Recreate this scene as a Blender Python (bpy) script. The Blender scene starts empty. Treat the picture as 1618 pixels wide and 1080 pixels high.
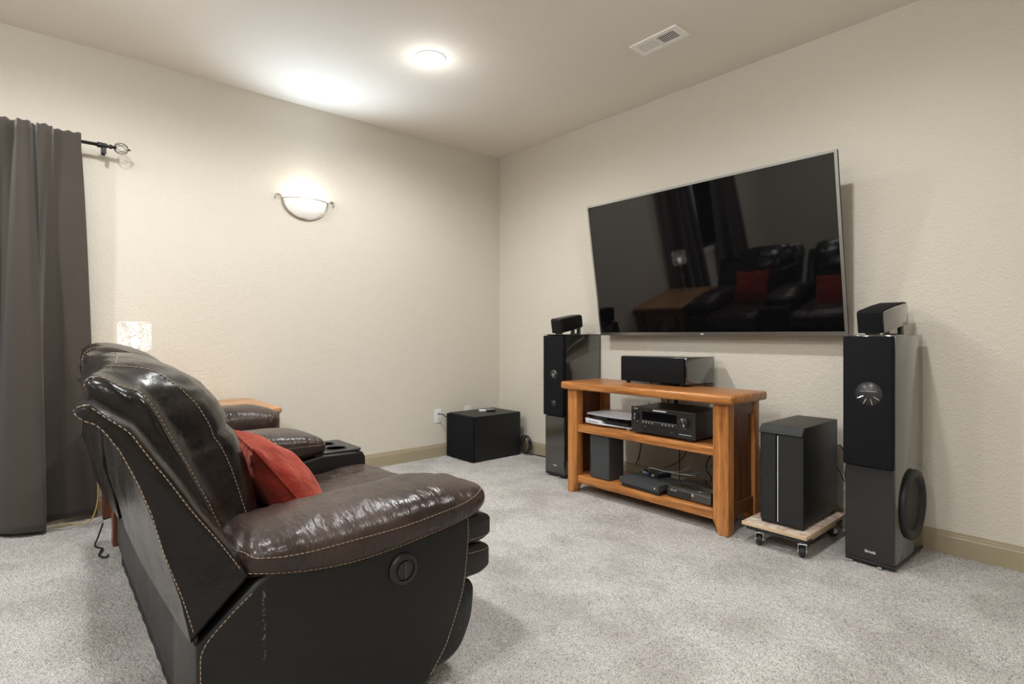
import bpy, bmesh, math, random
from mathutils import Vector, Matrix
from mathutils.bvhtree import BVHTree
from math import pi, sin, cos, radians as R
random.seed(7)
SC = bpy.context.scene
COL = SC.collection

# ---------------------------------------------------------------- camera
CAM = Vector((4.031, -3.350, 1.061))
cd = bpy.data.cameras.new('camera'); cam = bpy.data.objects.new('camera', cd); COL.objects.link(cam)
cd.sensor_width = 36; cd.lens = 865.0 / 1618 * 36; cd.shift_y = -11.5 / 1618; cd.clip_start = 0.05
cam.location = CAM
th = R(41.05)
cam.rotation_euler = Vector((-cos(th), sin(th), 0)).to_track_quat('-Z', 'Y').to_euler()
SC.camera = cam
# ---------------------------------------------------------------- world, exposure
w = bpy.data.worlds.new('world'); SC.world = w; w.use_nodes = True
w.node_tree.nodes['Background'].inputs[0].default_value = (0.03, 0.04, 0.06, 1)
w.node_tree.nodes['Background'].inputs[1].default_value = 0.3
SC.view_settings.view_transform = 'Standard'; SC.view_settings.look = 'None'
SC.view_settings.gamma = 1; SC.view_settings.use_curve_mapping = False
SC.view_settings.exposure = 2.34
GLOW_W = 0.65         # added point lamp below each lens, for ceiling glow and fill
DOWN_W = 17.5       # watts of each recessed downlight
SCONCE_W = 0.30
SCONCE_UP_W = 7.0
LAMP_W = 0.012
LIGHT_COL = (0.975, 0.985, 0.99)

# ---------------------------------------------------------------- materials
MATS = {}
def nodes_of(m): return m.node_tree.nodes, m.node_tree.links
def base_mat(name, col, rough=0.5, metal=0.0, spec=0.5, coat=0.0, emit=None, es=0, trans=0):
    m = bpy.data.materials.new(name); m.use_nodes = True
    b = m.node_tree.nodes['Principled BSDF']
    b.inputs['Base Color'].default_value = (*col, 1); b.inputs['Roughness'].default_value = rough
    b.inputs['Metallic'].default_value = metal; b.inputs['Specular IOR Level'].default_value = spec
    b.inputs['Coat Weight'].default_value = coat; b.inputs['Coat Roughness'].default_value = 0.08
    b.inputs['Transmission Weight'].default_value = trans
    if emit: b.inputs['Emission Color'].default_value = (*emit, 1); b.inputs['Emission Strength'].default_value = es
    MATS[name] = m
    return m
def noise(m, scale, detail=3, rough=0.5, vec=None, stretch=None, kind='ShaderNodeTexNoise'):
    n, l = nodes_of(m)
    t = n.new(kind)
    t.inputs['Scale'].default_value = scale
    if kind == 'ShaderNodeTexNoise':
        t.inputs['Detail'].default_value = detail; t.inputs['Roughness'].default_value = rough
    tc = n.get('TC') or n.new('ShaderNodeTexCoord'); tc.name = 'TC'
    mp = n.new('ShaderNodeMapping')
    if stretch: mp.inputs['Scale'].default_value = stretch
    l.new(tc.outputs['Object'], mp.inputs[0]); l.new(mp.outputs[0], t.inputs['Vector'])
    return t
def out_of(t): return t.outputs[1] if False else (t.outputs['Fac'] if 'Fac' in t.outputs else t.outputs['Distance'])
def bump(m, layers):
    """layers: list of (texture, strength, distance)"""
    n, l = nodes_of(m); prev = None
    for t, s, d in layers:
        b = n.new('ShaderNodeBump'); b.inputs['Strength'].default_value = s; b.inputs['Distance'].default_value = d
        l.new(out_of(t), b.inputs['Height'])
        if prev: l.new(prev.outputs[0], b.inputs['Normal'])
        prev = b
    l.new(prev.outputs[0], n['Principled BSDF'].inputs['Normal'])
def ramp(m, t, stops, sock='Base Color'):
    n, l = nodes_of(m); r = n.new('ShaderNodeValToRGB')
    e = r.color_ramp.elements
    while len(e) < len(stops): e.new(0.5)
    for k, (p, c) in enumerate(stops):
        e[k].position = p; e[k].color = (*c, 1) if len(c) == 3 else c
    l.new(out_of(t), r.inputs[0])
    if sock: l.new(r.outputs[0], n['Principled BSDF'].inputs[sock])
    return r
def mix_into(m, a, b, fac, sock='Base Color', mode='MULTIPLY'):
    n, l = nodes_of(m); x = n.new('ShaderNodeMix'); x.data_type = 'RGBA'; x.blend_type = mode
    x.inputs[0].default_value = fac
    l.new(a.outputs[0], x.inputs[6]); l.new(b.outputs[0], x.inputs[7])
    l.new(x.outputs[2], n['Principled BSDF'].inputs[sock]); return x

WALLC = (0.65, 0.605, 0.52)
def paint(name, col, s=0.8):
    m = base_mat(name, col, 0.75, spec=0.25)
    a = noise(m, 85, 2, 0.5); b = noise(m, 34, 2, 0.5)
    bump(m, [(a, s, 0.004), (b, s * 0.5, 0.006)])
    return m
wall_m = paint('wall_paint', WALLC)
ceil_m = paint('ceiling_paint', (0.80, 0.745, 0.66), 0.25)
trim_m = base_mat('trim_paint', (0.36, 0.30, 0.20), 0.4)
whitetrim_m = base_mat('white_trim', (0.75, 0.74, 0.7), 0.4)

carpet_m = base_mat('carpet', (0.6, 0.57, 0.54), 0.95, spec=0.05)
ca = noise(carpet_m, 215, 2, 0.75); cb = noise(carpet_m, 3.0, 4, 0.62); cc = noise(carpet_m, 90, 2, 0.6)
r1 = ramp(carpet_m, ca, [(0.36, (0.22, 0.207, 0.197)), (0.47, (0.51, 0.49, 0.468)), (0.66, (0.69, 0.67, 0.645))], None)
r2 = ramp(carpet_m, cb, [(0.38, (0.80, 0.79, 0.78)), (0.58, (1, 1, 1))], None)
mix_into(carpet_m, r1, r2, 1.0)
bump(carpet_m, [(cc, 0.6, 0.010), (ca, 0.5, 0.005)])

def leather(name, c1, c2, r_lo, r_hi, wr=0.5, stretch=(1, 1, 1)):
    m = base_mat(name, c1, 0.35, spec=0.38)
    a = noise(m, 6, 4, 0.6); g = noise(m, 260, 0, kind='ShaderNodeTexVoronoi'); wn = noise(m, 9, 3, 0.55, stretch=stretch)
    ramp(m, a, [(0.35, c1), (0.65, c2)])
    ramp(m, a, [(0.3, (r_lo,) * 3), (0.7, (r_hi,) * 3)], 'Roughness')
    bump(m, [(wn, wr, 0.022), (g, 0.14, 0.0012)])
    return m
leather_m = leather('dark_brown_leather', (0.0060, 0.0045, 0.0040), (0.0115, 0.0082, 0.0070), 0.20, 0.33, 0.35)
seat_m = leather('highlight_brown_leather', (0.026, 0.0165, 0.0135), (0.052, 0.034, 0.028), 0.24, 0.36, 0.5, (0.8, 2.2, 0.8))  # lighter, browner base on pads and seats stands for their highlights
panel_m = leather('matte_brown_vinyl', (0.0050, 0.0045, 0.0043), (0.0068, 0.006, 0.0056), 0.40, 0.48, 0.12)
scuff_m = panel_m.copy(); scuff_m.name = 'scuffed_brown_vinyl'
def scuff(m, y0, z0, z1):
    n, l = nodes_of(m); b = n['Principled BSDF']; src = b.inputs['Base Color'].links[0].from_socket
    tc = n.new('ShaderNodeTexCoord'); sp_ = n.new('ShaderNodeSeparateXYZ'); l.new(tc.outputs['Object'], sp_.inputs[0])
    def M(op, a, c):
        k = n.new('ShaderNodeMath'); k.operation = op
        for i_, v_ in enumerate((a, c)):
            if isinstance(v_, (int, float)): k.inputs[i_].default_value = v_
            elif v_ is not None: l.new(v_, k.inputs[i_])
        return k.outputs[0]
    nz_ = n.new('ShaderNodeTexNoise'); nz_.inputs['Scale'].default_value = 130; nz_.inputs['Detail'].default_value = 3
    l.new(tc.outputs['Object'], nz_.inputs['Vector'])
    w_ = M('ABSOLUTE', M('SUBTRACT', sp_.outputs[1], y0), None)
    k = M('MULTIPLY', M('LESS_THAN', w_, 0.0035), M('GREATER_THAN', nz_.outputs[0], 0.53))
    k = M('MULTIPLY', k, M('MULTIPLY', M('GREATER_THAN', sp_.outputs[2], z0), M('LESS_THAN', sp_.outputs[2], z1)))
    x = n.new('ShaderNodeMix'); x.data_type = 'RGBA'; l.new(k, x.inputs[0]); l.new(src, x.inputs[6]); x.inputs[7].default_value = (0.10, 0.095, 0.09, 1)
    l.new(x.outputs[2], b.inputs['Base Color'])
scuff(scuff_m, -0.245, 0.30, 0.46)
skirt_m = base_mat('black_dust_cloth', (0.028, 0.028, 0.03), 0.7)
bump(skirt_m, [(noise(skirt_m, 9, 3, 0.5, stretch=(6, 6, 0.7)), 0.5, 0.03)])
thread_m = base_mat('tan_thread', (0.34, 0.25, 0.17), 0.7)
plastic_m = base_mat('black_plastic', (0.012, 0.012, 0.012), 0.35)
softblack_m = base_mat('matte_black', (0.014, 0.0145, 0.0155), 0.55, spec=0.4)
red_m = base_mat('red_velvet', (0.30, 0.025, 0.014), 0.8, spec=0.2)
red_m.node_tree.nodes['Principled BSDF'].inputs['Sheen Weight'].default_value = 0.5
red_m.node_tree.nodes['Principled BSDF'].inputs['Sheen Tint'].default_value = (1, 0.35, 0.25, 1)
rn = noise(red_m, 7, 4, 0.6); ramp(red_m, rn, [(0.3, (0.16, 0.013, 0.008)), (0.7, (0.36, 0.040, 0.024))]); bump(red_m, [(rn, 0.6, 0.04)])

def wood(name, dark, light, axis, rough=0.32):
    m = base_mat(name, light, rough, spec=0.5)
    st = {'x': (1.2, 14, 14), 'y': (14, 1.2, 14), 'z': (14, 14, 1.2)}[axis]
    a = noise(m, 2.2, 6, 0.62, stretch=st); f = noise(m, 9, 4, 0.6, stretch=st)
    a.inputs['Distortion'].default_value = 0.7
    mid = tuple((x * 0.45 + y * 0.55) for x, y in zip(dark, light))
    ra = ramp(m, a, [(0.3, dark), (0.48, mid), (0.66, light)], None)
    rf = ramp(m, f, [(0.35, (0.78, 0.74, 0.7)), (0.6, (1, 1, 1))], None)
    mix_into(m, ra, rf, 1.0)
    bump(m, [(f, 0.15, 0.002)])
    return m
OD, OL = (0.22, 0.072, 0.015), (0.62, 0.26, 0.072)
wx, wy, wz = [wood('honey_wood_' + a, OD, OL, a) for a in 'xyz']
dz = wood('dark_side_wood', (0.07, 0.022, 0.008), (0.19, 0.066, 0.022), 'z', 0.35)
tw = wood('table_wood', (0.34, 0.15, 0.06), (0.62, 0.34, 0.16), 'y')
tl = wood('table_leg_wood', (0.09, 0.028, 0.012), (0.18, 0.058, 0.026), 'z')
ply_m = wood('plywood', (0.52, 0.38, 0.22), (0.72, 0.56, 0.38), 'x', 0.6)
plytop_m = base_mat('scuffed_plywood_top', (0.62, 0.5, 0.4), 0.6)
pn = noise(plytop_m, 18, 3, 0.7); ramp(plytop_m, pn, [(0.38, (0.45, 0.27, 0.22)), (0.5, (0.62, 0.52, 0.42)), (0.7, (0.72, 0.66, 0.6))])
carpetpad_m = base_mat('dark_carpet_wrap', (0.02, 0.02, 0.025), 0.95)
cn = noise(carpetpad_m, 160, 2, 0.6); ramp(carpetpad_m, cn, [(0.45, (0.012, 0.012, 0.016)), (0.66, (0.14, 0.14, 0.17))])

gloss_m = base_mat('gloss_black_lacquer', (0.014, 0.0135, 0.011), 0.10, coat=1.0)
gloss_m.node_tree.nodes['Principled BSDF'].inputs['IOR'].default_value = 1.7; gloss_m.node_tree.nodes['Principled BSDF'].inputs['Coat IOR'].default_value = 1.6
gloss2_m = base_mat('satin_black_front', (0.02, 0.02, 0.021), 0.28)
bump(gloss2_m, [(noise(gloss2_m, 60, 2, 0.5, stretch=(1, 1, 4)), 0.05, 0.002)])
grille_m = base_mat('black_speaker_cloth', (0.0085, 0.0085, 0.0098), 0.85, spec=0.15)
bump(grille_m, [(noise(grille_m, 500, 1), 0.3, 0.001)])
vinyl_m = base_mat('black_ash_vinyl', (0.009, 0.0095, 0.010), 0.42, spec=0.35)
bump(vinyl_m, [(noise(vinyl_m, 40, 3, 0.6, stretch=(1, 1, 10)), 0.12, 0.001)])
rubber_m = base_mat('black_rubber', (0.014, 0.014, 0.014), 0.5)
cone_m = base_mat('grey_cone', (0.03, 0.03, 0.03), 0.35)
woofer_m = base_mat('reflection_tinted_cone', (0.012, 0.0125, 0.009), 0.5, spec=0.3)  # greenish tint in the base colour stands for the room's reflection
chrome_m = base_mat('chrome', (0.75, 0.75, 0.75), 0.2, metal=1)
silver_m = base_mat('brushed_silver', (0.42, 0.42, 0.40), 0.33, metal=1)
nickel_m = base_mat('brushed_nickel', (0.36, 0.32, 0.27), 0.35, metal=1)
iron_m = base_mat('black_iron', (0.012, 0.011, 0.010), 0.4, metal=0.3)
letter_m = base_mat('silver_lettering', (0.62, 0.62, 0.62), 0.4)
screen_m = base_mat('tv_glass', (0.003, 0.003, 0.0035), 0.035, spec=0.62)
white_m = base_mat('white_plastic', (0.78, 0.78, 0.77), 0.35)
ventwhite_m = base_mat('vent_enamel', (0.93, 0.91, 0.87), 0.4)
shellwhite_m = base_mat('white_shell', (0.66, 0.68, 0.74), 0.3)
darkgrey_m = base_mat('dark_grey_plastic', (0.045, 0.048, 0.052), 0.45)
receiver_m = base_mat('black_metal_case', (0.022, 0.021, 0.019), 0.35)
glassblk_m = base_mat('black_display', (0.004, 0.004, 0.005), 0.08)
curtain_m = base_mat('taupe_brown_curtain', (0.056, 0.046, 0.038), 0.75, spec=0.2)
curtain_m.node_tree.nodes['Principled BSDF'].inputs['Sheen Weight'].default_value = 0.25
bump(curtain_m, [(noise(curtain_m, 5, 3, 0.5, stretch=(1, 1, 1.5)), 0.25, 0.02), (noise(curtain_m, 400, 1), 0.1, 0.001)])
lens_m = base_mat('glowing_lens', (1, 1, 1), 0.4, emit=(1, 0.98, 0.95), es=8)
bulb_m = base_mat('glowing_bulb', (1, 1, 1), 0.4, emit=(1, 0.95, 0.88), es=0.9)
bowl_m = base_mat('frosted_glass_bowl', (0.9, 0.9, 0.88), 0.5, emit=(1, 0.98, 0.94), es=0.07)
shade_m = base_mat('white_wire_shade', (0.9, 0.88, 0.84), 0.5, emit=(1, 0.96, 0.90), es=0.035)
night_m = base_mat('dark_window_glass', (0.01, 0.012, 0.016), 0.05)
yellowcord_m = base_mat('yellow_cord', (0.45, 0.33, 0.09), 0.5)
bluecord_m = base_mat('blue_grey_cord', (0.10, 0.16, 0.26), 0.5)
greycord_m = base_mat('grey_cord', (0.35, 0.33, 0.31), 0.5)
dark_m = base_mat('dark_void', (0.01, 0.009, 0.008), 0.9)

# ---------------------------------------------------------------- object helpers
def link(name, bm, m, parent=None, smooth=False, off=None, angle=None):
    """bm geometry; off = vector subtracted (to turn world into root-local)"""
    me = bpy.data.meshes.new(name)
    if off is not None: bmesh.ops.translate(bm, verts=bm.verts, vec=-Vector(off))
    bm.normal_update(); bm.to_mesh(me); bm.free()
    for mm in (m if isinstance(m, (list, tuple)) else [m]): me.materials.append(mm)
    if smooth:
        me.polygons.foreach_set('use_smooth', [True] * len(me.polygons))
        if angle is not None: me.set_sharp_from_angle(angle=R(angle))
    o = bpy.data.objects.new(name, me); COL.objects.link(o)
    if parent is not None: o.parent = parent
    return o
def tag(o, label, cat, group=None, kind=None):
    o['label'] = label; o['category'] = cat
    if group: o['group'] = group
    if kind: o['kind'] = kind
    return o
def thing(name, label, cat, loc=(0, 0, 0), rz=0, group=None, rot=None):
    o = bpy.data.objects.new(name, None); COL.objects.link(o); o.location = loc
    o.rotation_euler = rot if rot else (0, 0, rz); o.empty_display_size = 0.1
    return tag(o, label, cat, group)
def struct(o): o['kind'] = 'structure'; return o
def copy_tree(o, parent=None):
    c = o.copy(); COL.objects.link(c); c.parent = parent
    for ch in list(o.children): copy_tree(ch, c)
    return c
# ---------------------------------------------------------------- mesh helpers
def BM(): return bmesh.new()
def box(bm, a, b, bev=0.0, seg=2):
    x0, y0, z0 = [min(p, q) for p, q in zip(a, b)]; x1, y1, z1 = [max(p, q) for p, q in zip(a, b)]
    v = [bm.verts.new(p) for p in ((x0, y0, z0), (x1, y0, z0), (x1, y1, z0), (x0, y1, z0), (x0, y0, z1), (x1, y0, z1), (x1, y1, z1), (x0, y1, z1))]
    fs = [bm.faces.new([v[i] for i in q]) for q in ((3, 2, 1, 0), (4, 5, 6, 7), (0, 1, 5, 4), (1, 2, 6, 5), (2, 3, 7, 6), (3, 0, 4, 7))]
    if bev > 0:
        es = list({e for f in fs for e in f.edges})
        bmesh.ops.bevel(bm, geom=es, offset=bev, segments=seg, profile=0.5, affect='EDGES')
    return bm
def prism(bm, pts, lo, hi, axis='x', bev=0.0, seg=2):
    """polygon pts (2D) extruded along axis from lo to hi"""
    def P(p, t):
        return {'x': (t, p[0], p[1]), 'y': (p[0], t, p[1]), 'z': (p[0], p[1], t)}[axis]
    A = [bm.verts.new(P(p, lo)) for p in pts]; B = [bm.verts.new(P(p, hi)) for p in pts]
    n = len(pts); fs = [bm.faces.new(A[::-1]), bm.faces.new(B)]
    for i in range(n): fs.append(bm.faces.new((A[i], A[(i + 1) % n], B[(i + 1) % n], B[i])))
    bmesh.ops.recalc_face_normals(bm, faces=fs)
    if bev > 0:
        es = list({e for f in fs[:2] for e in f.edges})
        bmesh.ops.bevel(bm, geom=es, offset=bev, segments=seg, profile=0.5, affect='EDGES')
    return bm
def holed(bm, outer, holes, z0, z1):
    """flat plate (XY polygon with holes) z0..z1"""
    loops = [outer] + holes; allv = []
    edges = []
    for lp in loops:
        vs = [bm.verts.new((p[0], p[1], z1)) for p in lp]; allv.append(vs)
        for i in range(len(vs)): edges.append(bm.edges.new((vs[i], vs[(i + 1) % len(vs)])))
    r = bmesh.ops.triangle_fill(bm, use_beauty=True, use_dissolve=False, edges=edges)
    faces = [g for g in r['geom'] if isinstance(g, bmesh.types.BMFace)]
    ex = bmesh.ops.extrude_face_region(bm, geom=faces)
    vs = [g for g in ex['geom'] if isinstance(g, bmesh.types.BMVert)]
    bmesh.ops.translate(bm, verts=vs, vec=(0, 0, z0 - z1))
    bmesh.ops.recalc_face_normals(bm, faces=bm.faces)
    return bm
def circ(cx, cy, r, n=32): return [(cx + r * cos(2 * pi * i / n), cy + r * sin(2 * pi * i / n)) for i in range(n)]
def lathe(bm, prof, n=32, center=(0, 0, 0), axis='z', a0=0, a1=2 * pi):
    full = abs(a1 - a0 - 2 * pi) < 1e-6; m = n if full else n + 1
    rings = []
    for r, h in prof:
        ring = []
        for i in range(m):
            a = a0 + (a1 - a0) * i / n
            u, v = r * cos(a), r * sin(a)
            p = {'z': (u, v, h), 'x': (h, u, v), 'y': (u, h, v)}[axis]
            ring.append(bm.verts.new((p[0] + center[0], p[1] + center[1], p[2] + center[2])))
        rings.append(ring)
    fs = []
    for a, b in zip(rings, rings[1:]):
        for i in range(n if full else n):
            j = (i + 1) % m if full else i + 1
            try: fs.append(bm.faces.new((a[i], a[j], b[j], b[i])))
            except ValueError: pass
    if full:
        for ring, pr in ((rings[0], prof[0]), (rings[-1], prof[-1])):
            if pr[0] > 1e-5: fs.append(bm.faces.new(ring))
    bmesh.ops.remove_doubles(bm, verts=[v for r in rings for v in r], dist=1e-6)
    bmesh.ops.recalc_face_normals(bm, faces=bm.faces)
    return bm
def cr(p0, p1, p2, p3, t):
    return 0.5 * ((2 * p1) + (-p0 + p2) * t + (2 * p0 - 5 * p1 + 4 * p2 - p3) * t * t + (-p0 + 3 * p1 - 3 * p2 + p3) * t ** 3)
def spline(pts, n, closed=False):
    pts = [Vector(p) for p in pts]; L = len(pts); out = []
    segs = L if closed else L - 1
    for s in range(segs):
        g = (lambda k: pts[k % L]) if closed else (lambda k: pts[max(0, min(L - 1, k))])
        for i in range(n): out.append(cr(g(s - 1), g(s), g(s + 1), g(s + 2), i / n))
    if not closed: out.append(pts[-1].copy())
    return out
def tube(bm, pts, r, n=8, smooth=4, closed=False, taper=None):
    P = spline(pts, smooth, closed) if smooth > 1 else [Vector(p) for p in pts]
    rings = []; L = len(P)
    t0 = (P[1] - P[0]).normalized(); up = Vector((0, 0, 1)) if abs(t0.z) < 0.9 else Vector((1, 0, 0))
    nrm = t0.cross(up).normalized()
    for i, p in enumerate(P):
        t = (P[(i + 1) % L] - P[i - 1]) if closed else (P[min(i + 1, L - 1)] - P[max(i - 1, 0)])
        if t.length < 1e-9: t = t0
        t.normalize(); nrm = (nrm - t * nrm.dot(t))
        if nrm.length < 1e-6: nrm = t.orthogonal()
        nrm.normalize(); b = t.cross(nrm); rr = r if taper is None else r * taper(i / (L - 1))
        rings.append([bm.verts.new(p + (nrm * cos(2 * pi * k / n) + b * sin(2 * pi * k / n)) * rr) for k in range(n)])
    m = L if closed else L - 1
    for i in range(m):
        a, b2 = rings[i], rings[(i + 1) % L]
        for k in range(n): bm.faces.new((a[k], a[(k + 1) % n], b2[(k + 1) % n], b2[k]))
    if not closed: bm.faces.new(rings[0][::-1]); bm.faces.new(rings[-1])
    return bm
def loft(bm, secs, nu=4, nv=4, disp=None):
    """secs: list of closed sections (same count of 3D points). Smooth both ways, capped."""
    S = [spline(s, nv, True) for s in secs]
    m = len(S[0]); rows = []
    cols = [spline([s[j] for s in S], nu) for j in range(m)]
    L = len(cols[0])
    rows = [[cols[j][i] for j in range(m)] for i in range(L)]
    if disp: rows = [[p + disp(p, i / (L - 1), j / m) for j, p in enumerate(r)] for i, r in enumerate(rows)]
    V = [[bm.verts.new(p) for p in r] for r in rows]
    for i in range(L - 1):
        for j in range(m): bm.faces.new((V[i][j], V[i][(j + 1) % m], V[i + 1][(j + 1) % m], V[i + 1][j]))
    for k in (0, -1):
        c = sum((v.co for v in V[k]), Vector()) / m; cv = bm.verts.new(c)
        for j in range(m): bm.faces.new((V[k][j], V[k][(j + 1) % m], cv))
    bmesh.ops.recalc_face_normals(bm, faces=bm.faces)
    return bm
def selli(cu, cv, hu, hv, e=3.0, n=16):
    out = []
    for i in range(n):
        a = 2 * pi * i / n + pi / n; c, s = cos(a), sin(a)
        k = (abs(c) ** e + abs(s) ** e) ** (-1 / e)
        out.append((cu + hu * c * k, cv + hv * s * k))
    return out
def stitches(obj_list, pts, parent, off, dash=0.0080, gap=0.0035, r=0.0011, lift=0.0012, name='stitching', snap=0.08):
    """dashed thread snapped to the surface of given (root-local) meshes; pts in world"""
    trees = []
    for o in obj_list:
        me = o.data; trees.append(BVHTree.FromPolygons([v.co for v in me.vertices], [p.vertices for p in me.polygons]))
    off = Vector(off); P = spline([Vector(p) - off for p in pts], 14)
    Q = []
    for p in P:
        best = None
        for t in trees:
            h = t.find_nearest(p, snap)
            if h[0] is not None and (best is None or h[3] < best[2]): best = (h[0], h[1], h[3])
        if best: Q.append(best[0] + best[1] * lift)
    # smooth a little and resample into dashes
    for _ in range(3): Q = [Q[0]] + [(Q[i - 1] + Q[i] * 2 + Q[i + 1]) / 4 for i in range(1, len(Q) - 1)] + [Q[-1]]
    d = [0]
    for a, b in zip(Q, Q[1:]): d.append(d[-1] + (b - a).length)
    def at(s):
        for i in range(len(d) - 1):
            if d[i + 1] >= s: return Q[i].lerp(Q[i + 1], (s - d[i]) / max(1e-9, d[i + 1] - d[i]))
        return Q[-1]
    bm = BM(); s = 0
    while s + dash < d[-1]:
        tube(bm, [at(s), at(s + dash / 2), at(s + dash)], r, 5, 1); s += dash + gap
    # continuous thin seam cord beneath the dashes
    o = link(name, bm, thread_m, parent, True); o['kind'] = 'stuff'
    return o
def text_mesh(name, s, size, m, parent, mat4, depth=0.0006, bold=False, shear=0.0):
    cu = bpy.data.curves.new(name, 'FONT'); cu.body = s; cu.size = size; cu.extrude = depth; cu.align_x = 'CENTER'; cu.align_y = 'CENTER'; cu.shear = shear
    if bold: cu.offset = size * 0.025
    t = bpy.data.objects.new(name, cu); COL.objects.link(t)
    dg = bpy.context.evaluated_depsgraph_get(); me = bpy.data.meshes.new_from_object(t.evaluated_get(dg))
    bpy.data.objects.remove(t); me.materials.clear(); me.materials.append(m); me.transform(mat4)
    o = bpy.data.objects.new(name, me); COL.objects.link(o); o.parent = parent
    return o

# ================================================================ the room
RX, RY, RZ = 6.0, -6.4, 2.74
# carpet: dense uneven pile relief
def make_floor():
    import numpy as np
    rng = np.random.default_rng(3)
    xs = np.concatenate([np.linspace(-0.02, 4.1, 470), np.linspace(4.2, RX, 12)]); ys = np.concatenate([np.linspace(RY, -3.5, 16), np.linspace(-3.45, 0.02, 400)])
    X, Y = np.meshgrid(xs, ys); Z = rng.random(X.shape) * 0.006 - 0.006
    Z[(X > 4.1) | (Y < -3.45)] = -0.003
    X2 = X + (rng.random(X.shape) - .5) * 0.004 * ((X > 0) & (X < 4.09)); Y2 = Y + (rng.random(X.shape) - .5) * 0.004 * ((Y > -3.44) & (Y < 0))
    co = np.stack([X2, Y2, Z], -1).reshape(-1, 3)
    ny, nx = X.shape; idx = np.arange(nx * ny).reshape(ny, nx)
    q = np.stack([idx[:-1, :-1], idx[:-1, 1:], idx[1:, 1:], idx[1:, :-1]], -1).reshape(-1, 4)
    me = bpy.data.meshes.new('floor'); me.vertices.add(len(co)); me.vertices.foreach_set('co', co.ravel())
    me.loops.add(q.size); me.loops.foreach_set('vertex_index', q.ravel().astype('i'))
    me.polygons.add(len(q)); me.polygons.foreach_set('loop_start', np.arange(0, q.size, 4, dtype='i'))
    me.polygons.foreach_set('loop_total', np.full(len(q), 4, dtype='i'))
    me.polygons.foreach_set('use_smooth', [True] * len(q))
    me.update(); me.validate(); me.materials.append(carpet_m)
    o = bpy.data.objects.new('floor', me); COL.objects.link(o); return struct(o)
make_floor()
struct(link('ceiling', box(BM(), (-0.12, RY - 0.12, RZ), (RX + 0.12, 0.12, RZ + 0.1)), ceil_m))
struct(link('wall_front', box(BM(), (-0.12, 0, -0.05), (RX + 0.12, 0.12, RZ)), wall_m))
# left wall with window opening
WY0, WY1, WZ0, WZ1 = -4.75, -3.55, 0.85, 2.0
b = BM()
box(b, (-0.12, WY1, -0.05), (0, 0, RZ)); box(b, (-0.12, RY, -0.05), (0, WY0, RZ))
box(b, (-0.12, WY0, -0.05), (0, WY1, WZ0)); box(b, (-0.12, WY0, WZ1), (0, WY1, RZ))
struct(link('wall_left', b, wall_m))
struct(link('wall_right', box(BM(), (RX, RY, -0.05), (RX + 0.12, 0, RZ)), wall_m))
struct(link('wall_rear', box(BM(), (-0.12, RY - 0.12, -0.05), (RX + 0.12, RY, RZ)), wall_m))
win = struct(link('window_1', box(box(box(box(BM(), (-0.12, WY0, WZ0), (-0.01, WY0 + 0.05, WZ1)), (-0.12, WY1 - 0.05, WZ0), (-0.01, WY1, WZ1)), (-0.12, WY0, WZ1 - 0.05), (-0.01, WY1, WZ1)), (-0.12, WY0, WZ0), (0.02, WY1, WZ0 + 0.05)), whitetrim_m))
for k in range(2):
    yc = WY0 + 0.05 + k * (WY1 - WY0 - 0.1) / 2
    link('window_pane', box(BM(), (-0.09, yc, WZ0 + 0.05), (-0.08, yc + (WY1 - WY0 - 0.1) / 2 - 0.02, WZ1 - 0.05)), night_m, win)
link('window_mullion', box(BM(), (-0.1, (WY0 + WY1) / 2 - 0.02, WZ0 + 0.05), (-0.05, (WY0 + WY1) / 2 + 0.02, WZ1 - 0.05)), whitetrim_m, win)
# baseboards: stepped profile
def baseboard(name, p0, p1, inward, m=trim_m):
    """p0->p1 along wall, inward unit normal"""
    p0 = Vector(p0); p1 = Vector(p1); n = Vector(inward)
    prof = [(0, -0.01), (0.014, -0.01), (0.014, 0.082), (0.010, 0.088), (0.010, 0.094), (0.006, 0.098), (0.005, 0.106), (0, 0.108)]
    bm = BM(); A = [bm.verts.new(p0 + n * a + Vector((0, 0, z))) for a, z in prof]; B = [bm.verts.new(p1 + n * a + Vector((0, 0, z))) for a, z in prof]
    for i in range(len(prof)):
        j = (i + 1) % len(prof); bm.faces.new((A[i], A[j], B[j], B[i]))
    bm.faces.new(A); bm.faces.new(B[::-1]); bmesh.ops.recalc_face_normals(bm, faces=bm.faces)
    return struct(link(name, bm, m))
baseboard('baseboard_left', (0, 0, 0), (0, RY, 0), (1, 0, 0))
baseboard('baseboard_front', (0, 0, 0), (RX, 0, 0), (0, -1, 0))
baseboard('baseboard_right', (RX, 0, 0), (RX, RY, 0), (-1, 0, 0))
# door in the rear wall (seen only as a reflection in the television)
b = BM()
for a, c in (((1.1, RY, 0), (1.2, RY + 0.02, 2.12)), ((2.0, RY, 0), (2.1, RY + 0.02, 2.12)), ((1.1, RY, 2.03), (2.1, RY + 0.02, 2.13))): box(b, a, c)
door = struct(link('door_1', box(b, (1.2, RY, 0.01), (2.0, RY + 0.01, 2.03)), whitetrim_m))
for zz in ((0.2, 0.95), (1.1, 1.9)):
    for xx in ((1.28, 1.56), (1.64, 1.92)): link('door_panel', box(BM(), (xx[0], RY + 0.01, zz[0]), (xx[1], RY + 0.018, zz[1]), 0.006), whitetrim_m, door)
link('door_handle', lathe(BM(), [(0.0, 0.07), (0.02, 0.068), (0.028, 0.05), (0.02, 0.035), (0.01, 0.03), (0.01, 0.012), (0.025, 0.01)], 20, (1.26, RY, 1.0), 'y'), silver_m, door, True)

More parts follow.
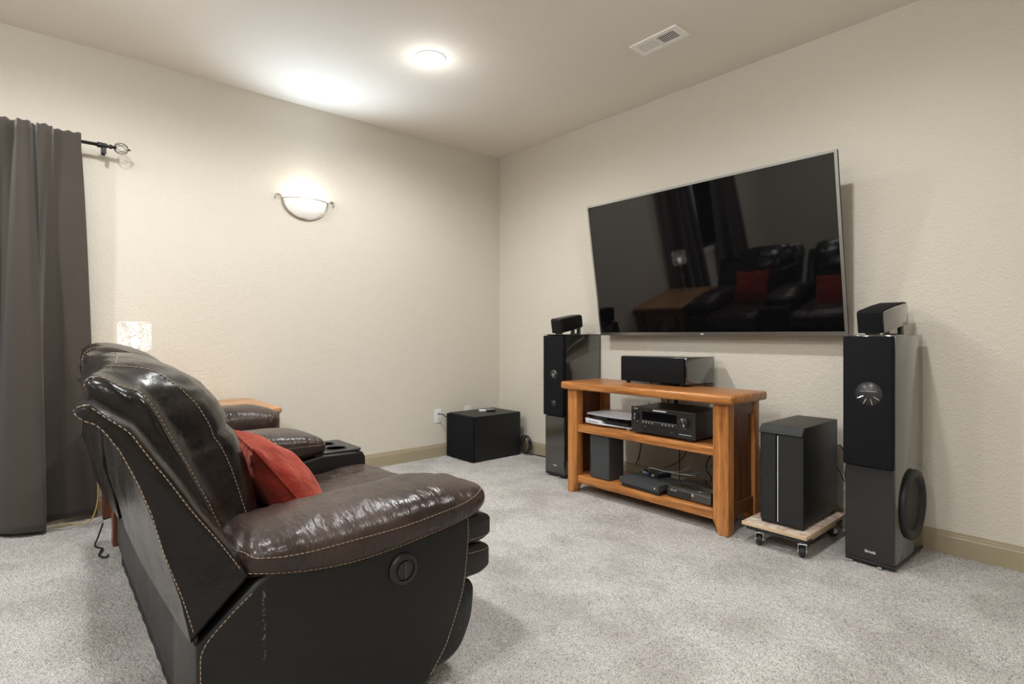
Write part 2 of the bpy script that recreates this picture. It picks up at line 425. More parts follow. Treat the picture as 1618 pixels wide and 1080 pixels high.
# ================================================================ ceiling lights and vent
def add_light(name, kind, loc, watts, col, parent, **kw):
    l = bpy.data.lights.new(name, kind); l.energy = watts; l.color = col
    for k, v in kw.items(): setattr(l, k, v)
    o = bpy.data.objects.new(name, l); COL.objects.link(o); o.location = loc; o.parent = parent; return o
def downlight(label, loc, group=None, k=1.0):
    t = thing('recessed_ceiling_light', label, 'ceiling light', loc, group=group)
    link('trim_ring', lathe(BM(), [(0.062, 0.0), (0.063, -0.003), (0.080, -0.006), (0.092, -0.004), (0.094, 0.0)], 48), white_m, t, True)
    link('lens', lathe(BM(), [(0.0, -0.0035), (0.05, -0.003), (0.0625, -0.001), (0.0625, 0.0)], 48), lens_m, t, True)
    add_light('downlight_beam', 'SPOT', (0, 0, -0.012), DOWN_W * k, LIGHT_COL, t, spot_size=R(170), spot_blend=0.58, shadow_soft_size=0.05)
    add_light('ceiling_fill', 'POINT', (0, 0, -0.125), GLOW_W * (0.55 if k == 1.15 else 2.2), LIGHT_COL, t, shadow_soft_size=0.05)  # added lamp hung under the lens to lift ceiling and upper walls
    return t
DL = [(1.2, -1.54), (3.03, -1.5), (1.2, -3.25), (3.03, -3.3), (1.2, -4.7), (3.03, -4.9), (4.9, -3.3), (4.9, -5.0)]  # right column and rear middle lamp are added fill, not read from shadows
downlight('round white recessed downlight glowing in the ceiling above the left wall', (*DL[0], RZ), k=1.15)
for p in DL[1:]: downlight('unseen recessed downlight in the ceiling outside the picture, grid extended for fill', (*p, RZ), 'recessed downlights outside the picture', (0.95 if p[1] > -4 else 1.7) if p[0] < 2 else (0.8 if p[0] < 4 else 0.55))

v = thing('ceiling_vent', 'white slotted air register set in the ceiling near the television wall', 'vent', (2.225, -0.665, RZ))
hw_, hd_ = 0.152, 0.072
link('frame', holed(BM(), [(-hw_, -hd_), (hw_, -hd_), (hw_, hd_), (-hw_, hd_)], [[(-0.118, -0.044), (-0.006, -0.044), (-0.006, 0.044), (-0.118, 0.044)], [(0.006, -0.044), (0.118, -0.044), (0.118, 0.044), (0.006, 0.044)]], -0.008, 0), ventwhite_m, v)
link('duct', box(BM(), (-0.12, -0.045, -0.0012), (0.12, 0.045, 0.0)), dark_m, v)
sl_r = None
for s in range(2):
    for k in range(9):
        x = (-0.112 if s == 0 else 0.012) + k * 0.0125
        bm = BM(); a = R(38 if s == 0 else -38); L = 0.0058
        for sg in (0,):
            p = [(x - L * cos(a), -0.0045 - L * sin(a) * 0.55), (x + L * cos(a), -0.0045 + L * sin(a) * 0.55)]
            prism(bm, [p[0], p[1], (p[1][0] + 0.001, p[1][1] + 0.0008), (p[0][0] + 0.001, p[0][1] + 0.0008)], -0.044, 0.044, 'y')
        link('slat', bm, ventwhite_m, v)

# ================================================================ sconce
SY = -1.855
sc = thing('wall_sconce', 'half bowl frosted glass wall sconce glowing on the left wall', 'wall lamp', (0, SY, 1.90))
# bowl: quarter-ish ellipsoid against the wall
bm = BM(); rows = []
for i in range(13):
    ph = -pi / 2 * (1 - i / 12)          # -90 (bottom) .. 0 (rim)
    rows.append([bm.verts.new((0.004 + 0.105 * cos(ph) * sin(a), 0.155 * cos(ph) * -cos(a), 0.135 + 0.118 * sin(ph))) for a in [pi * k / 24 for k in range(25)]])
for a, b2 in zip(rows, rows[1:]):
    for k in range(24): bm.faces.new((a[k], a[k + 1], b2[k + 1], b2[k]))
bmesh.ops.remove_doubles(bm, verts=bm.verts, dist=1e-6); bmesh.ops.recalc_face_normals(bm, faces=bm.faces)
bowl = link('glass_bowl', bm, bowl_m, sc, True); md = bowl.modifiers.new('s', 'SOLIDIFY'); md.thickness = 0.004
# metal band following the bowl outline on the outside, ending in scrolls
def band_pts(k):
    pts = []
    for i in range(21):
        a = pi + pi * i / 20
        pts.append((k, 0.163 * cos(a), 0.135 + 0.130 * sin(a)))
    return pts
bp = [(0.012, -0.212, 0.130), (0.012, -0.210, 0.152), (0.012, -0.197, 0.163), (0.012, -0.180, 0.158), (0.012, -0.170, 0.142)]
full = bp + band_pts(0.012)[1:-1] + [(p[0], -p[1], p[2]) for p in bp[::-1]]
link('scroll_band', tube(BM(), full, 0.0052, 8, 3), nickel_m, sc, True)
link('rim_band', tube(BM(), [(0.006 + 0.109 * sin(pi * i / 20), -0.160 * cos(pi * i / 20), 0.138) for i in range(21)], 0.0035, 8, 2), nickel_m, sc, True)
link('wall_plate', box(BM(), (0, -0.05, 0.05), (0.01, 0.05, 0.13), 0.002), nickel_m, sc)
link('bulb', lathe(BM(), [(0, 0.075), (0.016, 0.085), (0.022, 0.1), (0.016, 0.12), (0, 0.128)], 16, (0.05, 0, 0)), bulb_m, sc, True)
add_light('sconce_glow', 'POINT', (0.075, 0, 0.16), SCONCE_W, (1, 0.95, 0.88), sc, shadow_soft_size=0.03)
ul = add_light('sconce_uplight', 'SPOT', (0.07, 0, 0.15), SCONCE_UP_W, (0.66, 0.82, 1.0), sc, spot_size=R(135), spot_blend=1.0, shadow_soft_size=0.04)
ul.rotation_euler = (0, R(180 + 50), 0)

sc2 = copy_tree(sc); sc2.location.y = -5.75; sc2['label'] = 'unseen second wall sconce added on the left wall to brighten the ceiling, outside the picture'  # unseen sconce added to brighten the left part of the ceiling
# ================================================================ curtains and rod
rod = thing('curtain_rod', 'black metal curtain rod with round wire cage finial on the left wall', 'curtain rod', (0.1, -3.02, 2.152))
link('rod', tube(BM(), [(0, -0.02, 0), (0, -2.3, 0)], 0.0095, 12, 1), iron_m, rod, True)
b = BM(); lathe(b, [(0.0, 0.05), (0.012, 0.048), (0.007, 0.035), (0.014, 0.022), (0.008, 0.012), (0.012, 0.0), (0.0155, -0.02), (0.0155, -0.04), (0.0, -0.045)], 16, (0, -0.022, 0), 'y')
link('finial_neck', b, iron_m, rod, True)
b = BM(); Rf = 0.034; cy = 0.050
for k in range(4):   # twisted meridians
    for tw_ in (1, -1):
        tube(b, [(Rf * sin(pi * i / 12) * cos(2 * pi * k / 4 + tw_ * pi * 0.5 * i / 12), cy - Rf * cos(pi * i / 12), Rf * sin(pi * i / 12) * sin(2 * pi * k / 4 + tw_ * pi * 0.5 * i / 12)) for i in range(13)], 0.0015, 6, 2)
lathe(b, [(0, 0.012), (0.005, 0.008), (0.005, 0.0), (0.0, -0.004)], 10, (0, cy + Rf * 1.05, 0), 'y')
link('finial_cage', b, iron_m, rod, True)
b = BM(); box(b, (-0.1, -0.038, -0.03), (-0.096, -0.018, 0.035)); box(b, (-0.098, -0.034, -0.02), (0.002, -0.022, -0.0125)); box(b, (-0.006, -0.036, -0.045), (0.008, -0.020, -0.004), 0.002)
lathe(b, [(0.011, -0.01), (0.0145, -0.01), (0.0145, 0.01), (0.011, 0.01)], 20, (0, -0.028, 0), 'y'); link('bracket', b, iron_m, rod)

def curtain(name, label, ybot, ytop, zt=2.192, zb=0.018):
    """plan curves at the foot and the top, lofted down"""
    B = spline([(x, y, 0) for x, y in ybot], 8); N = len(B)
    T = spline([(x, y, 0) for x, y in ytop], 40)
    def rs(P, n):
        d = [0]
        for a, b_ in zip(P, P[1:]): d.append(d[-1] + (b_ - a).length)
        out = []; i = 0
        for k in range(n):
            s = d[-1] * k / (n - 1)
            while i < len(d) - 2 and d[i + 1] < s: i += 1
            out.append(P[i].lerp(P[i + 1], (s - d[i]) / max(1e-9, d[i + 1] - d[i])))
        return out
    N = 260; B = rs(B, N); T = rs(T, N); M = 46; bm = BM(); V = []
    for r in range(M):
        v_ = r / (M - 1); z = zt + (zb - zt) * v_
        k = min(1, max(0, (v_ - 0.045) / 0.9)) ** 0.75
        row = []
        for i in range(N):
            p = T[i].lerp(B[i], k)
            x = p.x + 0.004 * sin(i * 0.21 + v_ * 5); y = p.y
            if 0.030 < v_ < 0.042: x = 0.1135 + (x - 0.1135) * 0.75
            x = max(0.114 if z > 2.12 else 0.026, x)
            zz = z + (0.004 * sin(i * 0.5) if r == 0 else 0) + (0.006 * sin(i * 0.08) if r == M - 1 else 0)
            row.append(bm.verts.new((x, y, zz)))
        V.append(row)
    for a, c in zip(V, V[1:]):
        for i in range(N - 1): bm.faces.new((a[i], a[i + 1], c[i + 1], c[i]))
    o = link(name, bm, curtain_m, None, True)
    md = o.modifiers.new('thick', 'SOLIDIFY'); md.thickness = 0.004
    return tag(o, label, 'curtain')
foot = [(0.050, -3.080), (0.052, -3.13), (0.052, -3.17), (0.050, -3.215), (0.034, -3.245), (0.030, -3.33), (0.10, -3.335), (0.185, -3.305), (0.205, -3.335), (0.195, -3.40), (0.150, -3.46), (0.10, -3.50), (0.04, -3.52), (0.07, -3.55), (0.13, -3.55), (0.175, -3.59), (0.17, -3.66), (0.12, -3.70), (0.05, -3.72), (0.09, -3.76), (0.16, -3.77), (0.18, -3.83), (0.12, -3.9), (0.06, -3.92)]
top = [(0.120, -3.155), (0.118, -3.19), (0.122, -3.215), (0.120, -3.235), (0.116, -3.25), (0.116, -3.272), (0.150, -3.285), (0.172, -3.31), (0.160, -3.34), (0.120, -3.350), (0.128, -3.358), (0.165, -3.375), (0.170, -3.42), (0.125, -3.435), (0.13, -3.445), (0.168, -3.50), (0.12, -3.52), (0.16, -3.54), (0.165, -3.60), (0.12, -3.63), (0.165, -3.66), (0.16, -3.72), (0.12, -3.80)]
curtain('curtain', 'dark taupe curtain hanging in folds at the left edge of the picture', foot, top)
foot2 = [(x, y - 1.25) for x, y in foot]; top2 = [(x, y - 1.25) for x, y in top]
curtain('curtain', 'second dark curtain beyond the window, seen only in the television reflection', foot2, top2)

# ================================================================ television
tilt = math.atan2(0.165, 0.955)
tv = thing('television', 'large flat television tilted forward on the front wall above the wooden stand', 'television', (2.169, -0.092, 1.058), rot=(tilt, 0, 0))
W2, HH = 0.842, 0.968
fr = BM(); bz = 0.0135
def rect(x0, z0, x1, z1): return [(x0, z0), (x1, z0), (x1, z1), (x0, z1)]
b = BM(); holed(b, rect(-W2, 0, W2, HH), [rect(-W2 + bz, 0.021, W2 - bz, HH - bz)], -0.0, 0.007)
bmesh.ops.transform(b, matrix=Matrix(((1, 0, 0, 0), (0, 0, -1, 0), (0, 1, 0, 0), (0, 0, 0, 1))), verts=b.verts)
link('bezel', b, silver_m, tv)
link('screen', box(BM(), (-W2 + bz - 0.001, -0.004, 0.020), (W2 - bz + 0.001, 0.006, HH - bz + 0.001)), screen_m, tv)
link('back_housing', box(box(BM(), (-W2 + 0.001, 0.0005, 0.001), (W2 - 0.001, 0.022, HH - 0.001), 0.003), (-0.6, 0.018, 0.0), (0.6, 0.052, 0.5), 0.012), softblack_m, tv)
link('maker_badge', box(BM(), (-0.012, -0.0085, 0.004), (0.012, -0.006, 0.012), 0.001), letter_m, tv)
for xx in (-0.3, 0.3): link('mount_rail', box(BM(), (xx - 0.02, 0.03, 0.3), (xx + 0.02, 0.06, 0.75)), softblack_m, tv)
for xx in (-0.2, 0.2): link('mount_arm', tube(BM(), [(xx, 0.055, 0.62), (xx, 0.185, 0.56)], 0.012, 8, 1), softblack_m, tv)
link('mount_bar', box(BM(), (-0.35, 0.045, 0.60), (0.35, 0.06, 0.64)), softblack_m, tv)

# ================================================================ TV stand
SX0, SX1, SYF, SYB = 1.463, 2.611, -0.612, -0.25
st = thing('tv_stand', 'honey brown open wooden media stand with two shelves under the television', 'media stand', (2.04, -0.43, 0))
so = st.location
link('top_board', box(BM(), (1.428, -0.645, 0.694), (2.648, -0.232, 0.744), 0.014, 4), wx, st, True, so, 50)
def post(x0, x1, y0, y1, inx, iny):
    """square leg; foot tapers on the inner sides"""
    bm = BM(); ix = 0.035 * inx
    xa, xb = (x0, x1)
    def ring(z, dx0, dx1): return [(xa + dx0, y0, z), (xb + dx1, y0, z), (xb + dx1, y1, z), (xa + dx0, y1, z)]
    R_ = [ring(0, 0.0 if inx > 0 else 0.035, -0.035 if inx > 0 else 0), ring(0.012, 0.0 if inx > 0 else 0.035, -0.035 if inx > 0 else 0), ring(0.068, 0, 0), ring(0.694, 0, 0)]
    if inx > 0: R_[0] = ring(0, 0, -0.028); R_[1] = ring(0.02, 0, -0.026)
    else: R_[0] = ring(0, 0.028, 0); R_[1] = ring(0.02, 0.026, 0)
    V = [[bm.verts.new(p) for p in r] for r in R_]
    for a, c in zip(V, V[1:]):
        for i in range(4): bm.faces.new((a[i], a[(i + 1) % 4], c[(i + 1) % 4], c[i]))
    bm.faces.new(V[0][::-1]); bm.faces.new(V[-1]); bmesh.ops.recalc_face_normals(bm, faces=bm.faces)
    es = [e for e in bm.edges if abs((e.verts[0].co - e.verts[1].co).z) > 0.01]
    bmesh.ops.bevel(bm, geom=es, offset=0.008, segments=3, profile=0.5, affect='EDGES')
    return bm
for x0, x1, inx in ((SX0, SX0 + 0.082, 1), (SX1 - 0.088, SX1, -1)):
    for y0, y1 in ((SYF, SYF + 0.07), (SYB - 0.06, SYB)):
        link('leg', post(x0, x1, y0, y1, inx, 0), wz, st, True, so, 40)
for x0, s in ((SX0 + 0.02, 0), (SX1 - 0.034, 1)):
    link('side_panel', box(BM(), (x0, SYF + 0.06, 0.09), (x0 + 0.014, SYB - 0.05, 0.69)), dz, st, False, so)
    xo = x0 + 0.012 if s else x0 - 0.012
    link('side_rail', box(BM(), (xo - 0.006, SYF + 0.066, 0.62), (xo + 0.014, SYB - 0.056, 0.694), 0.004), dz, st, False, so)
    b = BM()   # arched lower apron
    ys = [SYF + 0.066 + (SYB - 0.056 - SYF - 0.066) * i / 14 for i in range(15)]
    poly = [(y, 0.155 - 0.0 * y) for y in ys[::-1]] + [(y, 0.045 + 0.055 * sin(pi * i / 14)) for i, y in enumerate(ys)]
    prism(b, poly, xo - 0.006, xo + 0.014, 'x'); link('side_apron', b, dz, st, False, so)
SHM, SHB = 0.4565, 0.1165
link('shelf', box(BM(), (SX0 + 0.035, SYF + 0.012, SHM - 0.048), (SX1 - 0.035, SYB, SHM), 0.006, 3), wx, st, True, so, 50)
link('shelf', box(BM(), (SX0 + 0.035, SYF + 0.012, SHB - 0.05), (SX1 - 0.035, SYB, SHB), 0.006, 3), wx, st, True, so, 50)

# ================================================================ speakers
def tower(label, x0, yf, grille, woofer_side, rz=0):
    t = thing('tower_speaker', label, 'speaker', (x0 + 0.1, yf + 0.21, 0), rz, 'tall floor speakers flanking the television')
    hw = 0.1; d0, d1 = -0.21, 0.21
    link('plinth', box(BM(), (-hw + 0.001, d0 + 0.004, 0.008), (hw + 0.001, d1 + 0.002, 0.0238), 0.003), plastic_m, t)
    link('cabinet', box(BM(), (-hw, d0 + 0.02, 0.024), (hw, d1, 1.060), 0.004), gloss_m, t, True, angle=30)
    link('lower_baffle', box(BM(), (-hw + 0.001, d0 + 0.002, 0.026), (hw - 0.001, d0 + 0.021, 0.452), 0.003), gloss2_m if grille == 'r' else gloss_m, t)
    link('grille', box(BM(), (-hw - (0.003 if grille == 'r' else 0.006), d0 - 0.014, 0.456), (hw - 0.002, d0 + 0.021, 1.054), 0.006, 3), grille_m, t, True, angle=40)
    if grille == 'l': link('top_cap', box(BM(), (-hw - 0.002, d0 + 0.0, 1.0601), (hw + 0.002, d1 + 0.002, 1.064), 0.0015), plastic_m, t)
    # driver showing through the cloth
    zc = 0.79 if grille == 'r' else 0.765
    r = 0.055 if grille == 'r' else 0.036
    dr = link('driver', lathe(BM(), [(0, -0.0008), (r, -0.0006), (r, 0.0)], 36, (0.005, d0 - 0.0142, zc), 'y'), cone_m, t, True)
    if grille == 'r':
        for a in (205, 245, 287, 330):
            a = R(a); p = [(0.005 + q * cos(a) * r, d0 - 0.0155, zc + q * sin(a) * r) for q in (0.42, 0.9)]
            link('driver_rib', tube(BM(), p, 0.0016, 6, 1), chrome_m, dr)
        link('driver_rib', tube(BM(), [(-0.03, d0 - 0.0155, zc + 0.012), (0.035, d0 - 0.0155, zc + 0.012)], 0.0008, 6, 1), silver_m, dr)
    else:
        link('driver_rib', prism(BM(), [(-0.012, zc + 0.006), (0.018, zc + 0.008), (0.006, zc - 0.02), (-0.002, zc - 0.02)], d0 - 0.0158, d0 - 0.0150, 'y'), silver_m, dr)
        link('driver', lathe(BM(), [(0, -0.0008), (0.022, -0.0006), (0.022, 0.0)], 30, (0.005, d0 - 0.0142, 0.55), 'y'), cone_m, t, True)
    if woofer_side:
        s = woofer_side
        ring = [(0.162, 0.0), (0.164, 0.010), (0.158, 0.020), (0.146, 0.024), (0.134, 0.020), (0.124, 0.010), (0.120, 0.002)]
        link('side_woofer', lathe(BM(), [(0.120, hw * s)] + [(r_, hw * s + h * s) for r_, h in ring[::-1]], 64, (0, 0.03, 0.262), 'x'), rubber_m, t, True, angle=60)
        link('woofer_cone', lathe(BM(), [(0.124, hw * s + 0.0055 * s), (0.112, hw * s + 0.0025 * s), (0.105, hw * s + 0.005 * s), (0.0, hw * s + 0.003 * s)], 64, (0, 0.03, 0.262), 'x'), woofer_m, t, True, angle=60)
    text_mesh('lettering', 'Sirock', 0.0175 if grille == 'r' else 0.015, letter_m, t, Matrix.Translation((0.006, d0 + 0.001, 0.066 if grille == 'r' else 0.085)) @ Matrix.Rotation(pi / 2, 4, 'X'), bold=True)
    for sx in (-1, 1):
        for sy in (-1, 1): link('foot', lathe(BM(), [(0, 0), (0.012, 0.0), (0.014, 0.009), (0, 0.009)], 12, (sx * 0.085, sy * 0.18, 0)), rubber_m, t)
    for xa_, xb_ in ((-0.092, -0.066), (0.035, 0.052)): link('foam_pad', box(BM(), (xa_, d0 - 0.004, 0.0005), (xb_, d0 + 0.012, 0.007), 0.002), greycord_m, t)
    return t
tower('tall glossy black tower speaker between the corner box and the wooden stand', 1.045, -0.415, 'l', 0)
tower('tall black tower speaker with round side woofer, at the right by the low rolling platform', 3.118, -0.465, 'r', 1, R(-2))

def satellite(label, loc, rz, L, w, h, lift, mbody, side_grille):
    """angled box speaker resting on its low front edge and a back stand"""
    t = thing('angled_speaker', label, 'speaker', loc, rz)
    a = math.atan2(lift, L); hw = w / 2
    rot = lambda p: (p[0] * cos(a) - p[1] * sin(a), p[0] * sin(a) + p[1] * cos(a) + lift / 2 + 0.006)
    if not side_grille:
        prof = [(-L / 2 + 0.012, 0.0), (-L / 2 + 0.004, h * 0.84), (-L / 2 + 0.02, h * 0.90), (0, h * 1.0), (L / 2 - 0.05, h * 1.03), (L / 2 - 0.01, h * 0.97), (L / 2, h * 0.88), (L / 2, 0.01)]
        g = [(-L / 2, 0.002), (-L / 2 - 0.008, h * 0.84), (-L / 2 - 0.003, h * 0.90), (-L / 2 + 0.012, h * 0.955), (0, h * 1.05), (L / 2 - 0.05, h * 1.085), (L / 2 - 0.012, h * 1.04), (L / 2 - 0.012, h * 0.98), (L / 2 - 0.05, h * 1.02), (0, h * 0.98), (-L / 2 + 0.022, h * 0.88), (-L / 2 + 0.008, h * 0.80), (-L / 2 + 0.013, 0.004)]
        link('cabinet', prism(BM(), [rot(p) for p in prof], -hw, hw, 'x', 0.003, 2), mbody, t, True, angle=35)
        link('grille', prism(BM(), [rot(p) for p in g], -hw + 0.002, hw - 0.003, 'x', 0.002, 2), grille_m, t, True, angle=35)
    else:
        prof = [(-L / 2 + 0.01, 0.0), (-L / 2, h * 0.90), (-L / 2 + 0.012, h), (L / 2 - 0.02, h * 1.0), (L / 2, h * 0.88), (L / 2 + 0.004, 0.012), (L / 2 - 0.01, 0.0)]
        link('cabinet', prism(BM(), [rot(p) for p in prof], -hw, hw - 0.012, 'x', 0.004, 2), mbody, t, True, angle=35)
        g = [(-L / 2 + 0.016, 0.006), (-L / 2 + 0.008, h * 0.92), (L / 2 - 0.022, h * 0.96), (L / 2 - 0.006, h * 0.86), (L / 2 - 0.004, 0.010)]
        link('grille', prism(BM(), [rot(p) for p in g], hw - 0.014, hw, 'x', 0.004, 2), grille_m, t, True, angle=35)
    for s_ in (-1, 1): link('stand_leg', box(BM(), (s_ * hw * 0.55 - 0.008, L / 2 - 0.055, 0.0), (s_ * hw * 0.55 + 0.008, L / 2 - 0.02, lift + 0.014)), plastic_m, t)
    link('stand_base', box(BM(), (-hw * 0.7, L / 2 - 0.07, 0.0), (hw * 0.7, L / 2 - 0.015, 0.006)), plastic_m, t)
    link('front_pad', box(BM(), (-hw * 0.5, -L / 2 + 0.018, 0.0), (hw * 0.5, -L / 2 + 0.045, 0.010)), rubber_m, t)
    return t
satellite('small angled black and olive speaker on top of the right tower speaker', (3.212, -0.245, 1.0605), R(-2), 0.355, 0.108, 0.112, 0.040, gloss_m, False)
satellite('small angled black speaker on top of the left tower speaker', (1.150, -0.275, 1.0645), R(14), 0.33, 0.095, 0.108, 0.044, vinyl_m, True)

# centre speaker on the stand
t = thing('center_speaker', 'long low black center speaker lying on top of the wooden stand', 'speaker', (1.99, -0.23, 0.7446))
link('cabinet', box(BM(), (-0.245, -0.155, 0.012), (0.245, 0.17, 0.177), 0.006, 3), gloss_m, t, True, angle=35)
link('grille', box(BM(), (-0.240, -0.172, 0.014), (0.232, -0.154, 0.173), 0.007, 3), grille_m, t, True, angle=40)
for sx in (-0.2, 0.2):
    for sy in (-0.14, 0.13): link('foot', lathe(BM(), [(0, 0), (0.014, 0), (0.016, 0.012), (0, 0.012)], 14, (sx, sy, 0)), rubber_m, t)
link('corner_badge', box(BM(), (0.234, -0.166, 0.164), (0.242, -0.158, 0.170), 0.001), chrome_m, t)

# corner subwoofer box
t = thing('subwoofer', 'plain black box subwoofer on the carpet in the room corner', 'subwoofer', (0.22, -0.36, 0))
link('cabinet', box(BM(), (-0.19, -0.243, 0.0), (0.19, 0.262, 0.378), 0.004), vinyl_m, t)
link('front_grille', box(BM(), (-0.188, -0.270, 0.006), (0.188, -0.245, 0.374), 0.006, 3), grille_m, t, True, angle=40)
link('amp_panel', box(BM(), (-0.19 + 0.03, 0.262, 0.05), (0.16, 0.268, 0.33)), softblack_m, t)
t = thing('remote_control', 'small white and black remote lying on the corner subwoofer box', 'remote control', (0.20, -0.31, 0.3785), R(62))
link('body', box(BM(), (-0.008, -0.017, 0), (0.075, 0.017, 0.016), 0.005, 3), plastic_m, t, True, angle=40)
link('cap', box(BM(), (-0.072, -0.017, 0), (-0.008, 0.017, 0.017), 0.005, 3), white_m, t, True, angle=40)
link('top_strip', box(BM(), (-0.005, -0.005, 0.0155), (0.068, 0.014, 0.0175), 0.001), white_m, t)

# slotted front subwoofer + rolling platform
DXA, DXB, DYA, DYB = 2.692, 3.004, -0.628, -0.105
t = thing('furniture_dolly', 'low plywood rolling platform with carpet wrapped base under the slim subwoofer', 'dolly', (2.85, -0.37, 0)); o_ = t.location
link('deck', box(BM(), (DXA, DYA, 0.094), (DXB, DYB, 0.112), 0.002), [ply_m], t, False, o_)
link('deck_surface', box(BM(), (DXA + 0.003, DYA + 0.003, 0.112), (DXB - 0.003, DYB - 0.003, 0.1126)), plytop_m, t, False, o_)
b = BM(); 
link('rail', box(BM(), (DXA + 0.012, DYA + 0.02, 0.070), (DXB - 0.012, DYA + 0.10, 0.094), 0.004), carpetpad_m, t, False, o_)
link('rail', box(BM(), (DXA + 0.012, DYB - 0.10, 0.070), (DXB - 0.012, DYB - 0.02, 0.094), 0.004), carpetpad_m, t, False, o_)
link('side_rail', box(BM(), (DXB - 0.05, DYA + 0.10, 0.070), (DXB - 0.012, DYB - 0.10, 0.094), 0.003), ply_m, t, False, o_)
def caster(x, y, rz):
    c = BM(); lathe(c, [(0.0, -0.014), (0.021, -0.014), (0.0265, -0.009), (0.027, 0.0), (0.0265, 0.009), (0.021, 0.014), (0, 0.014)], 28, (0, 0, 0.027), 'x')
    M = Matrix.Translation(Vector((x, y, 0)) - Vector(o_)) @ Matrix.Rotation(rz, 4, 'Z')
    bmesh.ops.transform(c, matrix=M, verts=c.verts); cs = link('caster', c, rubber_m, t, True, angle=40)
    k = BM(); box(k, (-0.021, -0.024, 0.063), (0.021, 0.024, 0.0695), 0.001); prism(k, [(-0.018, 0.064), (0.018, 0.064), (0.012, 0.022), (-0.006, 0.020)], 0.0165, 0.019, 'x'); prism(k, [(-0.018, 0.064), (0.018, 0.064), (0.012, 0.022), (-0.006, 0.020)], -0.019, -0.0165, 'x')
    tube(k, [(-0.02, 0, 0.027), (0.02, 0, 0.027)], 0.004, 8, 1)
    bmesh.ops.transform(k, matrix=M, verts=k.verts); link('caster_bracket', k, chrome_m, cs)
    h = BM(); lathe(h, [(0, 0.0142), (0.011, 0.0148), (0.011, 0.0140)], 20, (0, 0, 0.027), 'x'); bmesh.ops.transform(h, matrix=M, verts=h.verts); link('hub_cap', h, silver_m, cs)
for x, y, rz in ((2.762, -0.585, R(28)), (2.968, -0.585, R(24)), (2.965, -0.175, R(-35)), (2.745, -0.16, R(15))): caster(x, y, rz)
t = thing('subwoofer', 'slim tall black subwoofer with slotted front standing on the rolling platform', 'subwoofer', (2.861, -0.345, 0.1126)); 
hw = 0.104
b = BM(); prism(b, [(-0.205, 0.018), (0.235, 0.018), (0.235, 0.496), (-0.205, 0.496)], -hw, hw, 'x', 0.004, 2); link('cabinet', b, vinyl_m, t, True, angle=35)
# rounded front cover in two panels with a recessed slot
def front_panel(xa, xb):
    b = BM(); pts = []
    pr = [(xa, -0.205), (xb, -0.205)]
    def yf(x): return -0.228 + 0.012 * (abs(x) / hw) ** 6
    n = 10
    poly = [(xa, -0.205)] + [(xa + (xb - xa) * i / n, yf(xa + (xb - xa) * i / n)) for i in range(n + 1)] + [(xb, -0.205)]
    prism(b, poly, 0.020, 0.452, 'z', 0.0); return b
link('front_panel', front_panel(-hw + 0.001, -0.023), softblack_m, t, True, angle=30)
link('front_panel', front_panel(-0.009, hw - 0.001), softblack_m, t, True, angle=30)
link('slot', box(BM(), (-0.023, -0.215, 0.022), (-0.009, -0.205, 0.452)), glassblk_m, t)
link('light_strip', box(BM(), (-0.0145, -0.2285, 0.022), (-0.0105, -0.214, 0.448), 0.0005), letter_m, t)
b = BM(); prism(b, [(-0.206, 0.452), (-0.232, 0.456), (-0.229, 0.470), (-0.206, 0.4955)], -hw, hw, 'x', 0.003, 2); link('front_cap', b, softblack_m, t, True, angle=30)
for sx in (-1, 1):
    for sy in (-0.19, 0.2): link('foot', box(BM(), (sx * hw * 0.98, sy - 0.022, 0), (sx * hw * 0.98 - sx * 0.045, sy + 0.022, 0.018), 0.004), rubber_m, t)
link('base_plate', box(BM(), (-hw + 0.006, -0.215, 0.008), (hw - 0.006, 0.228, 0.018)), rubber_m, t)
b = BM(); lathe(b, [(0, 0), (0.013, 0), (0.010, 0.03), (0.0, 0.032)], 12, (0.08, 0.235, 0.33), 'y'); tube(b, [(0.08, 0.262, 0.33), (0.1, 0.285, 0.35), (0.125, 0.30, 0.28), (0.12, 0.30, 0.18), (0.15, 0.30, 0.10)], 0.003, 6)
link('cable', b, rubber_m, t, True); link('cable', tube(BM(), [(0.06, 0.236, 0.24), (0.09, 0.27, 0.23), (0.12, 0.29, 0.16), (0.15, 0.31, 0.17)], 0.0025, 6), rubber_m, t, True)

# ================================================================ AV gear
t = thing('av_receiver', 'black receiver with two knobs on the middle shelf of the stand', 'receiver', (2.188, -0.42, SHM + 0.0008))
hw = 0.217; yf = -0.163
link('case', box(BM(), (-hw + 0.003, yf + 0.006, 0.015), (hw - 0.003, 0.165, 0.163), 0.002), receiver_m, t)
link('front_panel', box(BM(), (-hw, yf, 0.014), (hw, yf + 0.012, 0.166), 0.003), receiver_m, t)
link('display', box(BM(), (-0.135, yf - 0.0015, 0.092), (0.100, yf, 0.142), 0.0005), glassblk_m, t)
link('button_strip', box(BM(), (-0.137, yf - 0.004, 0.084), (0.100, yf, 0.0875), 0.0005), silver_m, t)
link('top_light_band', box(BM(), (-0.06, yf - 0.001, 0.150), (0.03, yf, 0.158)), letter_m, t)
link('flap', box(BM(), (-0.14, yf - 0.002, 0.018), (0.105, yf, 0.070), 0.001), plastic_m, t)
